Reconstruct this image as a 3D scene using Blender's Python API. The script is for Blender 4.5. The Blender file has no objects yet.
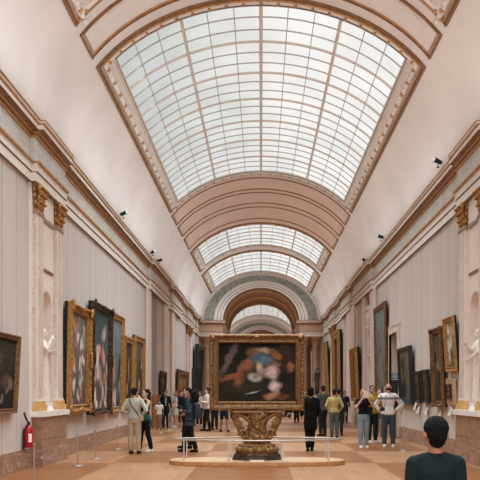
import bpy, bmesh, math, random
from mathutils import Vector, Matrix, Euler
PI = math.pi
C = bpy.context.scene.collection
def lin(c):
    c = c/255.0
    return c/12.92 if c <= 0.04045 else ((c+0.055)/1.055)**2.4
def rgb(r, g, b): return (lin(r), lin(g), lin(b), 1.0)

# ------------------------------------------------------------------ camera
cam_data = bpy.data.cameras.new('camera'); cam = bpy.data.objects.new('camera', cam_data); C.objects.link(cam)
cam.location = (0, 0, 1.6); cam.rotation_euler = (PI/2, 0, 0)
cam_data.sensor_width = 36; cam_data.lens = 700/480*36
cam_data.shift_x = -21/480; cam_data.shift_y = 153/480
cam_data.clip_start = 0.1; cam_data.clip_end = 400
bpy.context.scene.camera = cam

# ------------------------------------------------------------------ sky
world = bpy.data.worlds.new('sky'); bpy.context.scene.world = world; world.use_nodes = True
wn = world.node_tree.nodes; wl = world.node_tree.links; wn.clear()
w_out = wn.new('ShaderNodeOutputWorld'); w_bg = wn.new('ShaderNodeBackground')
w_tc = wn.new('ShaderNodeTexCoord'); w_sep = wn.new('ShaderNodeSeparateXYZ'); w_mr = wn.new('ShaderNodeMapRange')
w_ramp = wn.new('ShaderNodeValToRGB')
wl.new(w_tc.outputs['Generated'], w_sep.inputs[0]); wl.new(w_sep.outputs[0], w_mr.inputs[0])
w_mr.inputs[1].default_value = -0.45; w_mr.inputs[2].default_value = 0.35
wl.new(w_mr.outputs[0], w_ramp.inputs[0]); wl.new(w_ramp.outputs[0], w_bg.inputs[0]); wl.new(w_bg.outputs[0], w_out.inputs[0])
e = w_ramp.color_ramp.elements
e[0].position = 0.3; e[0].color = (0.56, 0.59, 0.57, 1); e[1].position = 0.62; e[1].color = (1.0, 0.98, 0.96, 1)
w_bg.inputs[1].default_value = 0.92

# ------------------------------------------------------------------ large area lights: the daylight that falls through each skylight, and fill added for the vault and hall ends
SKY = [(-13.5, 0.2), (1.6, 15.0), (16.9, 30.6), (39.3, 45.6), (46.9, 55.3), (72.5, 85.5)]
def area(name, loc, rot, sx, sy, power, col, spread):
    d = bpy.data.lights.new(name, 'AREA'); d.shape = 'RECTANGLE'; d.size = sx; d.size_y = sy; d.energy = power
    d.color = col; d.spread = spread
    o = bpy.data.objects.new(name, d); C.objects.link(o); o.location = loc; o.rotation_euler = rot
    return o
YB_ = -15.0
DAY = 9.8      # watts per square metre of skylight
for k, (a, b) in enumerate(SKY):
    area('skylight_daylight', (0, (a+b)/2, 10.1), (0, math.radians(2), 0), 6.6, b-a-0.6, DAY*6.6*(b-a), (0.82, 0.93, 1.0), math.radians(112))
VAULT_FILL = 2.0      # watts per square metre of the added fill floating at cornice height to brighten the vault
for s in (-1, 1):
    for a, b in ((-14, 56), (67, 93)):
        area('vault_fill_light', (s*3.3, (a+b)/2, 7.55), (PI, 0, 0), 2.4, b-a, VAULT_FILL*2.4*(b-a)*(1.1 if s < 0 else 0.85), (0.86, 0.95, 1.0) if s < 0 else (0.97, 0.96, 0.94), PI)
area('rear_fill_light', (0, YB_+0.4, 6.0), (PI/2, 0, 0), 8, 8, 1100, (0.86, 0.94, 1.0), PI)  # fill added behind the camera; the back wall has no window
area('far_end_fill_light', (0, 101, 9.5), (0, 0, 0), 6, 10, 500, (0.9, 0.96, 1.0), math.radians(112))  # fill added to brighten the dark far end; no skylight above it
area('vestibule_light', (0, 60.5, 6.0), (PI, 0, 0), 1.5, 3, 60, (1.0, 0.85, 0.7), PI)

sc = bpy.context.scene
sc.view_settings.view_transform = 'Standard'; sc.view_settings.look = 'None'
sc.view_settings.exposure = 0.10; sc.view_settings.gamma = 1.0; sc.view_settings.use_curve_mapping = False
try:
    sc.cycles.use_denoising = True; sc.cycles.max_bounces = 8; sc.cycles.diffuse_bounces = 5
    sc.cycles.transparent_max_bounces = 8; sc.cycles.sample_clamp_indirect = 4.0
    sc.cycles.caustics_reflective = False; sc.cycles.caustics_refractive = False
except Exception: pass

# ------------------------------------------------------------------ materials
def new_mat(name):
    m = bpy.data.materials.new(name); m.use_nodes = True
    nt = m.node_tree; return m, nt, nt.nodes['Principled BSDF']
def plain(name, col, rough=0.6, metal=0.0, var=0.06, scale=6.0, bump=0.0, spec=0.4):
    m, nt, b = new_mat(name); n, l = nt.nodes, nt.links
    tc = n.new('ShaderNodeTexCoord'); nz = n.new('ShaderNodeTexNoise'); nz.inputs['Scale'].default_value = scale; nz.inputs['Detail'].default_value = 4
    l.new(tc.outputs['Object'], nz.inputs['Vector'])
    r = n.new('ShaderNodeValToRGB'); l.new(nz.outputs['Fac'], r.inputs[0])
    lo = [max(0, c*(1-var*2)) for c in col[:3]]; hi = [min(1, c*(1+var*2)) for c in col[:3]]
    r.color_ramp.elements[0].position = 0.3; r.color_ramp.elements[0].color = (*lo, 1)
    r.color_ramp.elements[1].position = 0.7; r.color_ramp.elements[1].color = (*hi, 1)
    l.new(r.outputs[0], b.inputs['Base Color'])
    b.inputs['Roughness'].default_value = rough; b.inputs['Metallic'].default_value = metal
    b.inputs['Specular IOR Level'].default_value = spec
    if bump:
        bp = n.new('ShaderNodeBump'); bp.inputs['Strength'].default_value = bump; bp.inputs['Distance'].default_value = 0.02
        l.new(nz.outputs['Fac'], bp.inputs['Height']); l.new(bp.outputs[0], b.inputs['Normal'])
    return m
def marble(name, c1, c2, c3, scale=2.0, rough=0.35, stretch=(1, 1, 1), vein=0.5):
    m, nt, b = new_mat(name); n, l = nt.nodes, nt.links
    tc = n.new('ShaderNodeTexCoord'); mp = n.new('ShaderNodeMapping'); mp.inputs['Scale'].default_value = stretch
    l.new(tc.outputs['Object'], mp.inputs[0])
    nz = n.new('ShaderNodeTexNoise'); nz.inputs['Scale'].default_value = scale; nz.inputs['Detail'].default_value = 8; nz.inputs['Distortion'].default_value = 1.2
    l.new(mp.outputs[0], nz.inputs['Vector'])
    r = n.new('ShaderNodeValToRGB'); l.new(nz.outputs['Fac'], r.inputs[0])
    r.color_ramp.elements[0].position = 0.34; r.color_ramp.elements[0].color = c1
    r.color_ramp.elements[1].position = 0.66; r.color_ramp.elements[1].color = c2
    nv = n.new('ShaderNodeTexNoise'); nv.inputs['Scale'].default_value = scale*2.7; nv.inputs['Detail'].default_value = 5; nv.inputs['Distortion'].default_value = 2.5
    l.new(mp.outputs[0], nv.inputs['Vector'])
    rv = n.new('ShaderNodeValToRGB'); l.new(nv.outputs['Fac'], rv.inputs[0])
    rv.color_ramp.elements[0].position = 0.56; rv.color_ramp.elements[0].color = (0, 0, 0, 1)
    rv.color_ramp.elements[1].position = 0.64; rv.color_ramp.elements[1].color = (vein, vein, vein, 1)
    mx = n.new('ShaderNodeMixRGB'); l.new(rv.outputs[0], mx.inputs[0]); l.new(r.outputs[0], mx.inputs[1]); mx.inputs[2].default_value = c3
    l.new(mx.outputs[0], b.inputs['Base Color']); b.inputs['Roughness'].default_value = rough
    b.inputs['Specular IOR Level'].default_value = 0.35
    return m
def fabric_wall(name, col, off=0.0):
    m, nt, b = new_mat(name); n, l = nt.nodes, nt.links
    tc = n.new('ShaderNodeTexCoord'); sp = n.new('ShaderNodeSeparateXYZ'); l.new(tc.outputs['Object'], sp.inputs[0])
    def seam(period, o, w):
        a = n.new('ShaderNodeMath'); a.operation = 'ADD'; l.new(sp.outputs[1], a.inputs[0]); a.inputs[1].default_value = 200*period-o
        f = n.new('ShaderNodeMath'); f.operation = 'MODULO'; l.new(a.outputs[0], f.inputs[0]); f.inputs[1].default_value = period
        g = n.new('ShaderNodeMath'); g.operation = 'SUBTRACT'; l.new(f.outputs[0], g.inputs[0]); g.inputs[1].default_value = period/2
        h = n.new('ShaderNodeMath'); h.operation = 'ABSOLUTE'; l.new(g.outputs[0], h.inputs[0])
        k = n.new('ShaderNodeMath'); k.operation = 'LESS_THAN'; l.new(h.outputs[0], k.inputs[0]); k.inputs[1].default_value = w
        return k
    s1 = seam(2.3, 18.1-1.15+off, 0.02); s2 = seam(2.3, 18.9-1.15+off, 0.014)
    mxm = n.new('ShaderNodeMath'); mxm.operation = 'MAXIMUM'; l.new(s1.outputs[0], mxm.inputs[0]); l.new(s2.outputs[0], mxm.inputs[1])
    nz = n.new('ShaderNodeTexNoise'); nz.inputs['Scale'].default_value = 1.5; nz.inputs['Detail'].default_value = 3
    mp = n.new('ShaderNodeMapping'); mp.inputs['Scale'].default_value = (1, 1, 0.15); l.new(tc.outputs['Object'], mp.inputs[0]); l.new(mp.outputs[0], nz.inputs['Vector'])
    r = n.new('ShaderNodeValToRGB'); l.new(nz.outputs['Fac'], r.inputs[0])
    r.color_ramp.elements[0].position = 0.3; r.color_ramp.elements[0].color = tuple(c*0.95 for c in col[:3])+(1,)
    r.color_ramp.elements[1].position = 0.7; r.color_ramp.elements[1].color = tuple(c*1.05 for c in col[:3])+(1,)
    mx = n.new('ShaderNodeMixRGB'); l.new(mxm.outputs[0], mx.inputs[0]); l.new(r.outputs[0], mx.inputs[1]); mx.inputs[2].default_value = tuple(c*0.62 for c in col[:3])+(1,)
    l.new(mx.outputs[0], b.inputs['Base Color']); b.inputs['Roughness'].default_value = 0.9; b.inputs['Specular IOR Level'].default_value = 0.15
    return m
def parquet():
    m, nt, b = new_mat('parquet'); n, l = nt.nodes, nt.links
    tc = n.new('ShaderNodeTexCoord')
    mp = n.new('ShaderNodeMapping'); mp.inputs['Location'].default_value = (0.7, 0.0, 0); mp.inputs['Scale'].default_value = (1/2.0, 1/3.2, 1)
    l.new(tc.outputs['Object'], mp.inputs[0])
    ch = n.new('ShaderNodeTexChecker'); ch.inputs['Scale'].default_value = 1.0; l.new(mp.outputs[0], ch.inputs['Vector'])
    # planks running along in one square and across in the next
    def planks(rot, seed):
        q = n.new('ShaderNodeMapping'); q.inputs['Rotation'].default_value = (0, 0, rot); q.inputs['Location'].default_value = (seed, seed*2, 0); l.new(tc.outputs['Object'], q.inputs[0])
        k = n.new('ShaderNodeTexBrick'); k.inputs['Scale'].default_value = 1.0; k.inputs['Brick Width'].default_value = 0.9; k.inputs['Row Height'].default_value = 0.11
        k.inputs['Mortar Size'].default_value = 0.004; k.inputs['Mortar'].default_value = rgb(120, 82, 52)
        k.inputs['Color1'].default_value = (0.42, 0.42, 0.42, 1); k.inputs['Color2'].default_value = (0.58, 0.58, 0.58, 1)
        l.new(q.outputs[0], k.inputs['Vector']); return k
    k1 = planks(0, 0.3); k2 = planks(PI/2, 0.1)
    mk = n.new('ShaderNodeMixRGB'); l.new(ch.outputs['Fac'], mk.inputs[0]); l.new(k1.outputs['Color'], mk.inputs[1]); l.new(k2.outputs['Color'], mk.inputs[2])
    base = n.new('ShaderNodeMixRGB'); l.new(ch.outputs['Fac'], base.inputs[0]); base.inputs[1].default_value = rgb(146, 96, 58); base.inputs[2].default_value = rgb(174, 130, 94)
    nz = n.new('ShaderNodeTexNoise'); nz.inputs['Scale'].default_value = 1.1; nz.inputs['Detail'].default_value = 5; l.new(tc.outputs['Object'], nz.inputs['Vector'])
    rr = n.new('ShaderNodeValToRGB'); l.new(nz.outputs['Fac'], rr.inputs[0]); rr.color_ramp.elements[0].position = 0.3; rr.color_ramp.elements[0].color = (0.43, 0.43, 0.43, 1); rr.color_ramp.elements[1].position = 0.7; rr.color_ramp.elements[1].color = (0.57, 0.56, 0.55, 1)
    o1 = n.new('ShaderNodeMixRGB'); o1.blend_type = 'OVERLAY'; o1.inputs[0].default_value = 0.6; l.new(base.outputs[0], o1.inputs[1]); l.new(mk.outputs[0], o1.inputs[2])
    o2 = n.new('ShaderNodeMixRGB'); o2.blend_type = 'OVERLAY'; o2.inputs[0].default_value = 0.8; l.new(o1.outputs[0], o2.inputs[1]); l.new(rr.outputs[0], o2.inputs[2])
    l.new(o2.outputs[0], b.inputs['Base Color']); b.inputs['Roughness'].default_value = 0.36; b.inputs['Specular IOR Level'].default_value = 0.45
    return m
def canvas_mat(name, bg_top, bg_bot, patches, warp=0.06, seed=0.0, gloss=0.75):
    """a painted surface: a two tone ground with soft brush patches (u, v, ru, rv, turn, colour)"""
    m, nt, b = new_mat(name); n, l = nt.nodes, nt.links
    tc = n.new('ShaderNodeTexCoord'); uv = tc.outputs['UV']
    nz = n.new('ShaderNodeTexNoise'); nz.inputs['Scale'].default_value = 4; nz.inputs['Detail'].default_value = 7
    ad = n.new('ShaderNodeVectorMath'); ad.operation = 'ADD'; l.new(uv, ad.inputs[0]); ad.inputs[1].default_value = (seed, seed*1.7, seed*0.3)
    l.new(ad.outputs[0], nz.inputs['Vector'])
    sb = n.new('ShaderNodeVectorMath'); sb.operation = 'SUBTRACT'; l.new(nz.outputs['Color'], sb.inputs[0]); sb.inputs[1].default_value = (0.5, 0.5, 0.5)
    sc_ = n.new('ShaderNodeVectorMath'); sc_.operation = 'SCALE'; l.new(sb.outputs[0], sc_.inputs[0]); sc_.inputs['Scale'].default_value = warp*4
    wv = n.new('ShaderNodeVectorMath'); wv.operation = 'ADD'; l.new(uv, wv.inputs[0]); l.new(sc_.outputs[0], wv.inputs[1])
    sep = n.new('ShaderNodeSeparateXYZ'); l.new(wv.outputs[0], sep.inputs[0])
    mx = n.new('ShaderNodeMixRGB'); l.new(sep.outputs[1], mx.inputs[0]); mx.inputs[1].default_value = bg_bot; mx.inputs[2].default_value = bg_top; mx.use_clamp = True
    cur = mx.outputs[0]
    for (u, v, ru, rv, rot, col) in patches:
        mp = n.new('ShaderNodeMapping'); mp.vector_type = 'TEXTURE'
        mp.inputs['Location'].default_value = (u, v, 0); mp.inputs['Rotation'].default_value = (0, 0, rot); mp.inputs['Scale'].default_value = (ru, rv, 1)
        l.new(wv.outputs[0], mp.inputs[0])
        ln = n.new('ShaderNodeVectorMath'); ln.operation = 'LENGTH'; l.new(mp.outputs[0], ln.inputs[0])
        mr = n.new('ShaderNodeMapRange'); l.new(ln.outputs['Value'], mr.inputs[0]); mr.inputs[1].default_value = 1.3; mr.inputs[2].default_value = 0.6
        mr.inputs[3].default_value = 0; mr.inputs[4].default_value = 0.92
        k = n.new('ShaderNodeMixRGB'); l.new(mr.outputs[0], k.inputs[0]); l.new(cur, k.inputs[1]); k.inputs[2].default_value = col
        cur = k.outputs[0]
    n2 = n.new('ShaderNodeTexNoise'); n2.inputs['Scale'].default_value = 14; n2.inputs['Detail'].default_value = 6; l.new(ad.outputs[0], n2.inputs['Vector'])
    r2 = n.new('ShaderNodeValToRGB'); l.new(n2.outputs['Fac'], r2.inputs[0]); r2.color_ramp.elements[0].position = 0.3; r2.color_ramp.elements[0].color = (0.3, 0.3, 0.3, 1); r2.color_ramp.elements[1].position = 0.7; r2.color_ramp.elements[1].color = (0.7, 0.68, 0.66, 1)
    ov = n.new('ShaderNodeMixRGB'); ov.blend_type = 'OVERLAY'; ov.inputs[0].default_value = 0.7; l.new(cur, ov.inputs[1]); l.new(r2.outputs[0], ov.inputs[2])
    l.new(ov.outputs[0], b.inputs['Base Color']); b.inputs['Roughness'].default_value = gloss; b.inputs['Specular IOR Level'].default_value = 0.12
    return m

M = {}
M['vault'] = plain('vault_plaster', rgb(228, 221, 217), 0.85, 0, 0.035, 0.5, spec=0.2)
M['rose'] = plain('rose_plaster', rgb(222, 198, 182), 0.85, 0, 0.03, 1.0, spec=0.2)
M['cream'] = plain('cream_stone', rgb(228, 220, 211), 0.6, 0, 0.03, 3.0, spec=0.3)
M['greyline'] = plain('grey_moulding', rgb(150, 134, 122), 0.7, 0, 0.04, 3)  # grey-brown tone for mouldings, thin lines and card print
M['gold'] = plain('dull_gold_paint', rgb(184, 138, 92), 0.5, 0.25, 0.12, 9.0)
M['browngold'] = plain('brown_gold_moulding', rgb(136, 100, 70), 0.6, 0.2, 0.14, 6.0)
M['frieze'] = marble('grey_frieze_marble', rgb(190, 186, 178), rgb(206, 202, 195), rgb(150, 148, 142), 1.6, 0.5)
M['ring'] = marble('grey_green_arch_marble', rgb(134, 136, 128), rgb(176, 176, 168), rgb(110, 112, 108), 1.6, 0.5)
M['tan'] = plain('tan_stone', rgb(198, 164, 138), 0.6, 0, 0.06, 2)
M['pink'] = marble('pale_pink_stone', rgb(224, 208, 199), rgb(232, 219, 211), rgb(205, 186, 176), 1.2, 0.5, (1, 1, 0.4), 0.3)
M['strip'] = marble('beige_veined_marble', rgb(205, 188, 172), rgb(222, 210, 200), rgb(168, 146, 128), 5, 0.4, (1, 1, 0.5), 0.8)
M['yellow'] = marble('yellow_marble', rgb(206, 156, 92), rgb(222, 182, 124), rgb(180, 124, 66), 3, 0.35, (1, 1, 2.5))
M['brown'] = marble('brown_mottled_marble', rgb(140, 106, 84), rgb(170, 134, 108), rgb(112, 84, 66), 3.5, 0.4, (1, 1, 1.5), 0.7)
M['base'] = marble('red_brown_flecked_marble', rgb(134, 98, 78), rgb(164, 128, 106), rgb(206, 192, 182), 2.6, 0.4, (1, 1, 1), 0.75)
M['white'] = marble('white_marble', rgb(225, 220, 215), rgb(236, 232, 228), rgb(196, 190, 186), 2.5, 0.4, (1, 1, 1), 0.4)
M['fabric'] = fabric_wall('greige_wall_fabric', rgb(199, 189, 182))
M['fabricr'] = fabric_wall('greige_wall_fabric_right', rgb(198, 186, 176), 0.6)
M['mauve'] = plain('mauve_grey_fabric', rgb(160, 144, 140), 0.9, 0, 0.02, 2)
M['column'] = marble('rose_brown_column_marble', rgb(160, 124, 102), rgb(184, 150, 126), rgb(134, 100, 80), 3, 0.3, (1, 1, 0.3))
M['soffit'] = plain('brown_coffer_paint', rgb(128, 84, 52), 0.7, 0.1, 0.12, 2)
M['floor'] = parquet()
M['gilt'] = plain('antique_gilt', rgb(170, 126, 72), 0.45, 0.4, 0.2, 14, 0.25)
M['giltdark'] = plain('dark_antique_gilt', rgb(70, 54, 38), 0.45, 0.4, 0.6, 18, 0.6)
M['giltpale'] = plain('pale_worn_gilt', rgb(186, 150, 118), 0.5, 0.25, 0.14, 12, 0.4)
M['giltbronze'] = plain('aged_bronze_gilt', rgb(124, 90, 56), 0.42, 0.45, 0.25, 16, 0.25)
M['ebony'] = plain('ebonised_wood', rgb(34, 36, 38), 0.4, 0, 0.1, 10)
M['backing'] = plain('dark_frame_back', rgb(24, 28, 30), 0.8, 0, 0.1, 8)
M['steel'] = plain('brushed_steel', rgb(176, 168, 160), 0.35, 0.7, 0.05, 20)
M['wood'] = plain('orange_brown_wood', rgb(160, 98, 52), 0.5, 0, 0.12, 5)
M['palewood'] = plain('pale_oak_top', rgb(212, 172, 138), 0.4, 0, 0.05, 3)
M['darkmetal'] = plain('black_metal', rgb(32, 34, 38), 0.4, 0.3, 0.05, 8)
M['red'] = plain('red_enamel', rgb(176, 24, 36), 0.3, 0, 0.04, 8)
M['black'] = plain('black_rubber', rgb(26, 34, 40), 0.5, 0, 0.05, 8)
M['paper'] = plain('white_card', rgb(228, 226, 222), 0.7, 0, 0.02, 8)
M['teal'] = plain('teal_sign_board', rgb(52, 100, 124), 0.6, 0, 0.04, 4)
M['muntin'] = plain('pale_metal_glazing_bar', rgb(212, 199, 190), 0.5, 0.1, 0.03, 3)
M['muntinthin'] = plain('thin_grey_glazing_bar', rgb(184, 178, 172), 0.5, 0.0, 0.03, 3)
# frosted skylight glass: the sky shows through it, slightly clouded
def glass(name):
    m = bpy.data.materials.new(name); m.use_nodes = True; n, l = m.node_tree.nodes, m.node_tree.links; n.clear()
    o = n.new('ShaderNodeOutputMaterial'); t = n.new('ShaderNodeBsdfTransparent'); g = n.new('ShaderNodeBsdfGlossy'); g.inputs['Roughness'].default_value = 0.4
    mx = n.new('ShaderNodeMixShader'); mx.inputs[0].default_value = 0.03
    tc = n.new('ShaderNodeTexCoord'); nz = n.new('ShaderNodeTexNoise'); nz.inputs['Scale'].default_value = 0.55; nz.inputs['Detail'].default_value = 2
    mp = n.new('ShaderNodeMapping'); mp.inputs['Scale'].default_value = (1, 1, 0.3)
    l.new(tc.outputs['Object'], mp.inputs[0]); l.new(mp.outputs[0], nz.inputs['Vector'])
    r = n.new('ShaderNodeValToRGB'); l.new(nz.outputs['Fac'], r.inputs[0]); r.color_ramp.elements[0].position = 0.3; r.color_ramp.elements[0].color = (0.86, 0.865, 0.855, 1); r.color_ramp.elements[1].position = 0.62; r.color_ramp.elements[1].color = (1, 1, 1, 1)
    l.new(r.outputs[0], t.inputs[0]); l.new(t.outputs[0], mx.inputs[1]); l.new(g.outputs[0], mx.inputs[2]); l.new(mx.outputs[0], o.inputs[0])
    return m
M['glass'] = glass('frosted_glass')

# ------------------------------------------------------------------ mesh builder
class MB:
    def __init__(s): s.v = []; s.f = []; s.m = []; s.mats = []; s.sm = []; s.uv = {}
    def mi(s, m):
        if isinstance(m, str): m = M[m]
        if m not in s.mats: s.mats.append(m)
        return s.mats.index(m)
    def face(s, pts, m, smooth=False, uv=None):
        k = len(s.v); s.v += [tuple(p) for p in pts]; s.f.append(tuple(range(k, k+len(pts)))); s.m.append(s.mi(m)); s.sm.append(smooth)
        if uv: s.uv[len(s.f)-1] = uv
    def add(s, verts, faces, m, smooth=False):
        k = len(s.v); s.v += [tuple(p) for p in verts]; i = s.mi(m)
        for f in faces: s.f.append(tuple(k+q for q in f)); s.m.append(i); s.sm.append(smooth)
    def box(s, a, b, m):
        x0, x1 = sorted((a[0], b[0])); y0, y1 = sorted((a[1], b[1])); z0, z1 = sorted((a[2], b[2]))
        v = [(x0,y0,z0),(x1,y0,z0),(x1,y1,z0),(x0,y1,z0),(x0,y0,z1),(x1,y0,z1),(x1,y1,z1),(x0,y1,z1)]
        s.add(v, [(0,3,2,1),(4,5,6,7),(0,1,5,4),(1,2,6,5),(2,3,7,6),(3,0,4,7)], m)
    def cone(s, p0, r0, p1, r1, m, n=12, caps=True, smooth=True):
        p0 = Vector(p0); p1 = Vector(p1); d = (p1-p0)
        if d.length < 1e-6: return
        q = d.to_track_quat('Z', 'Y'); vs = []
        for p, r in ((p0, r0), (p1, r1)):
            for i in range(n):
                a = 2*PI*i/n; vs.append(p + q @ Vector((r*math.cos(a), r*math.sin(a), 0)))
        s.add(vs, [(i, (i+1) % n, n+(i+1) % n, n+i) for i in range(n)], m, smooth)
        if caps: s.add(vs, [tuple(range(n-1, -1, -1)), tuple(range(n, 2*n))], m)
    def tube(s, pts, rad, m, n=8):
        pts = [Vector(p) for p in pts]
        rs = rad if isinstance(rad, (list, tuple)) else [rad]*len(pts)
        rings = []
        for i, p in enumerate(pts):
            d = (pts[min(i+1, len(pts)-1)]-pts[max(i-1, 0)]).normalized(); q = d.to_track_quat('Z', 'Y')
            rings.append([p + q @ Vector((rs[i]*math.cos(2*PI*k/n), rs[i]*math.sin(2*PI*k/n), 0)) for k in range(n)])
        vs = [v for r in rings for v in r]; fs = []
        for i in range(len(pts)-1):
            # keep rings aligned
            for k in range(n): fs.append((i*n+k, i*n+(k+1) % n, (i+1)*n+(k+1) % n, (i+1)*n+k))
        fs += [tuple(range(n-1, -1, -1)), tuple((len(pts)-1)*n+k for k in range(n))]
        s.add(vs, fs, m, True)
    def ell(s, c, r, m, rot=None, nu=12, nv=8):
        c = Vector(c); vs = []; fs = []
        if not isinstance(r, (tuple, list)): r = (r, r, r)
        for j in range(1, nv):
            t = PI*j/nv
            for i in range(nu):
                a = 2*PI*i/nu; p = Vector((r[0]*math.sin(t)*math.cos(a), r[1]*math.sin(t)*math.sin(a), r[2]*math.cos(t)))
                if rot is not None: p = rot @ p
                vs.append(c+p)
        top = Vector((0, 0, r[2])); bot = Vector((0, 0, -r[2]))
        if rot is not None: top = rot @ top; bot = rot @ bot
        vs += [c+top, c+bot]; T = len(vs)-2; B = T+1
        for i in range(nu):
            fs.append((T, i, (i+1) % nu)); fs.append((B, (nv-2)*nu+(i+1) % nu, (nv-2)*nu+i))
            for j in range(nv-2): fs.append((j*nu+i, (j+1)*nu+i, (j+1)*nu+(i+1) % nu, j*nu+(i+1) % nu))
        s.add(vs, fs, m, True)
    def lathe(s, c, prof, m, n=20, smooth=True, sq=None):
        c = Vector(c); vs = []
        for r, z in prof:
            for i in range(n):
                a = 2*PI*(i+0.5)/n; vs.append(c+Vector((r*math.cos(a), r*math.sin(a)*(sq or 1), z)))
        fs = [(j*n+i, j*n+(i+1) % n, (j+1)*n+(i+1) % n, (j+1)*n+i) for j in range(len(prof)-1) for i in range(n)]
        s.add(vs, fs, m, smooth)
        s.add(vs, [tuple(range(n-1, -1, -1)), tuple((len(prof)-1)*n+k for k in range(n))], m)
    def loft(s, secs, m, n=16, power=2.0):
        vs = []
        for (cx, cy, cz, rx, ry) in secs:
            for i in range(n):
                a = 2*PI*i/n; ca, sa = math.cos(a), math.sin(a)
                vs.append((cx+rx*math.copysign(abs(ca)**(2/power), ca), cy+ry*math.copysign(abs(sa)**(2/power), sa), cz))
        fs = [(j*n+i, j*n+(i+1) % n, (j+1)*n+(i+1) % n, (j+1)*n+i) for j in range(len(secs)-1) for i in range(n)]
        fs += [tuple(range(n-1, -1, -1)), tuple((len(secs)-1)*n+k for k in range(n))]
        s.add(vs, fs, m, True)
    def mesh(s, name):
        me = bpy.data.meshes.new(name); me.from_pydata([tuple(v) for v in s.v], [], s.f)
        for m in s.mats: me.materials.append(m)
        me.polygons.foreach_set('material_index', s.m); me.polygons.foreach_set('use_smooth', s.sm)
        if s.uv:
            uvl = me.uv_layers.new(name='UVMap')
            for fi, cs in s.uv.items():
                for li, c in zip(me.polygons[fi].loop_indices, cs): uvl.data[li].uv = c
        me.update(); return me
    def build(s, name, parent=None, loc=None):
        o = bpy.data.objects.new(name, s.mesh(name)); C.objects.link(o)
        if parent: o.parent = parent
        if loc: o.location = loc
        return o
def tag(o, label=None, cat=None, group=None, kind=None):
    if label: o['label'] = label
    if cat: o['category'] = cat
    if group: o['group'] = group
    if kind: o['kind'] = kind
    return o
def empty(name, loc=(0, 0, 0), rz=0.0, rx=0.0):
    o = bpy.data.objects.new(name, None); C.objects.link(o); o.location = loc; o.rotation_euler = (rx, 0, rz); o.empty_display_size = 0.2
    return o
def copy_tree(o, parent=None):
    c = o.copy(); C.objects.link(c); c.parent = parent
    for ch in [x for x in C.objects if x.parent == o]: copy_tree(ch, c)
    return c
def struct(mb, name, parent=None):
    o = mb.build(name, parent)
    if not parent: o['kind'] = 'structure'
    return o

# ------------------------------------------------------------------ hall sizes
W = 5.0; ZS = 7.45; VA = 4.74; VB = 3.75; YB = -15.0; YE = 56.4
def vp(t, d=0.0):           # a point on the vault, t from 0 (right) to pi (left); d = outward offset
    nx, nz = math.cos(t)/VA, math.sin(t)/VB; q = math.hypot(nx, nz)
    return (VA*math.cos(t)+d*nx/q, ZS+VB*math.sin(t)+d*nz/q)
T0 = math.radians(33.0); TG = math.radians(40.5)     # outer edge of frames; edge of the glass
# ================================================================== STRUCTURE
mb = MB(); mb.box((-9, YB-1, -0.2), (9, 112, 0.0), 'floor'); struct(mb, 'floor')

# walls: boxes between openings (y0, y1, material), full height
def wall(side, name, segs, holes):
    mb = MB(); s = side
    for y0, y1, m in segs:
        hs = sorted([h for h in holes if h[0] >= y0-1e-6 and h[1] <= y1+1e-6]); y = y0
        for (a, b, z0, z1) in hs:
            if a > y: mb.box((s*W, y, 0), (s*(W+0.35), a, ZS+0.05), m)
            if z0 > 0: mb.box((s*W, a, 0), (s*(W+0.35), b, z0), m)
            mb.box((s*W, a, z1), (s*(W+0.35), b, ZS+0.05), m); y = b
        if y < y1: mb.box((s*W, y, 0), (s*(W+0.35), y1, ZS+0.05), m)
    return struct(mb, name)
NC = 16.18; NR = 0.40      # niche centre and half width
holes_l = [(NC-NR, NC+NR, 1.2, 3.95), (37.2, 38.5, 1.3, 6.1)]
holes_r = [(NC-NR, NC+NR, 1.2, 3.95), (25.35, 26.85, 0, 3.8), (31.8, 33.2, 1.25, 6.1)]
wall(-1, 'wall_left', [(YB, 15.1, 'fabric'), (15.1, 17.25, 'pink'), (17.25, 30.2, 'fabric'), (30.2, 31.3, 'pink'), (31.3, 33.6, 'mauve'), (33.6, 35.7, 'fabric'),
                       (35.7, 40.0, 'pink'), (40.0, 46.4, 'fabric'), (46.4, 49.4, 'pink'), (49.4, YE, 'fabric')], holes_l)
wall(1, 'wall_right', [(YB, 15.1, 'fabricr'), (15.1, 17.25, 'pink'), (17.25, 30.2, 'fabricr'), (30.2, 34.0, 'pink'), (34.0, 36.6, 'fabricr'), (36.6, 40.3, 'pink'),
                       (40.3, 42.0, 'tan'), (42.0, 46.8, 'fabricr'), (46.8, 49.0, 'pink'), (49.0, YE, 'fabricr')], holes_r)
mb = MB(); mb.box((-W-0.35, YB-0.3, 0), (W+0.35, YB, 12), 'fabric'); struct(mb, 'wall_back')
mb = MB()
for s in (-1, 1): mb.box((s*W, YE, 0), (s*(W+0.35), 66.5, ZS+0.05), 'tan')
struct(mb, 'wall_vestibule')
mb = MB(); s = -1; mb.box((-W, 66.5, 0), (-W-0.35, 108, ZS+0.05), 'fabric')
mb.box((W, 66.5, 0), (W+0.35, 68, ZS+.05), 'fabricr'); mb.box((W, 68, 0), (W+.35, 73.5, 1.0), 'fabricr'); mb.box((W, 68, 5.8), (W+.35, 73.5, ZS+.05), 'fabricr'); mb.box((W, 73.5, 0), (W+.35, 108, ZS+.05), 'fabricr')
struct(mb, 'wall_far_hall')
mb = MB(); mb.box((-5.4, 108, 0), (5.4, 108.3, 12), 'tan'); struct(mb, 'wall_far_end')

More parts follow.
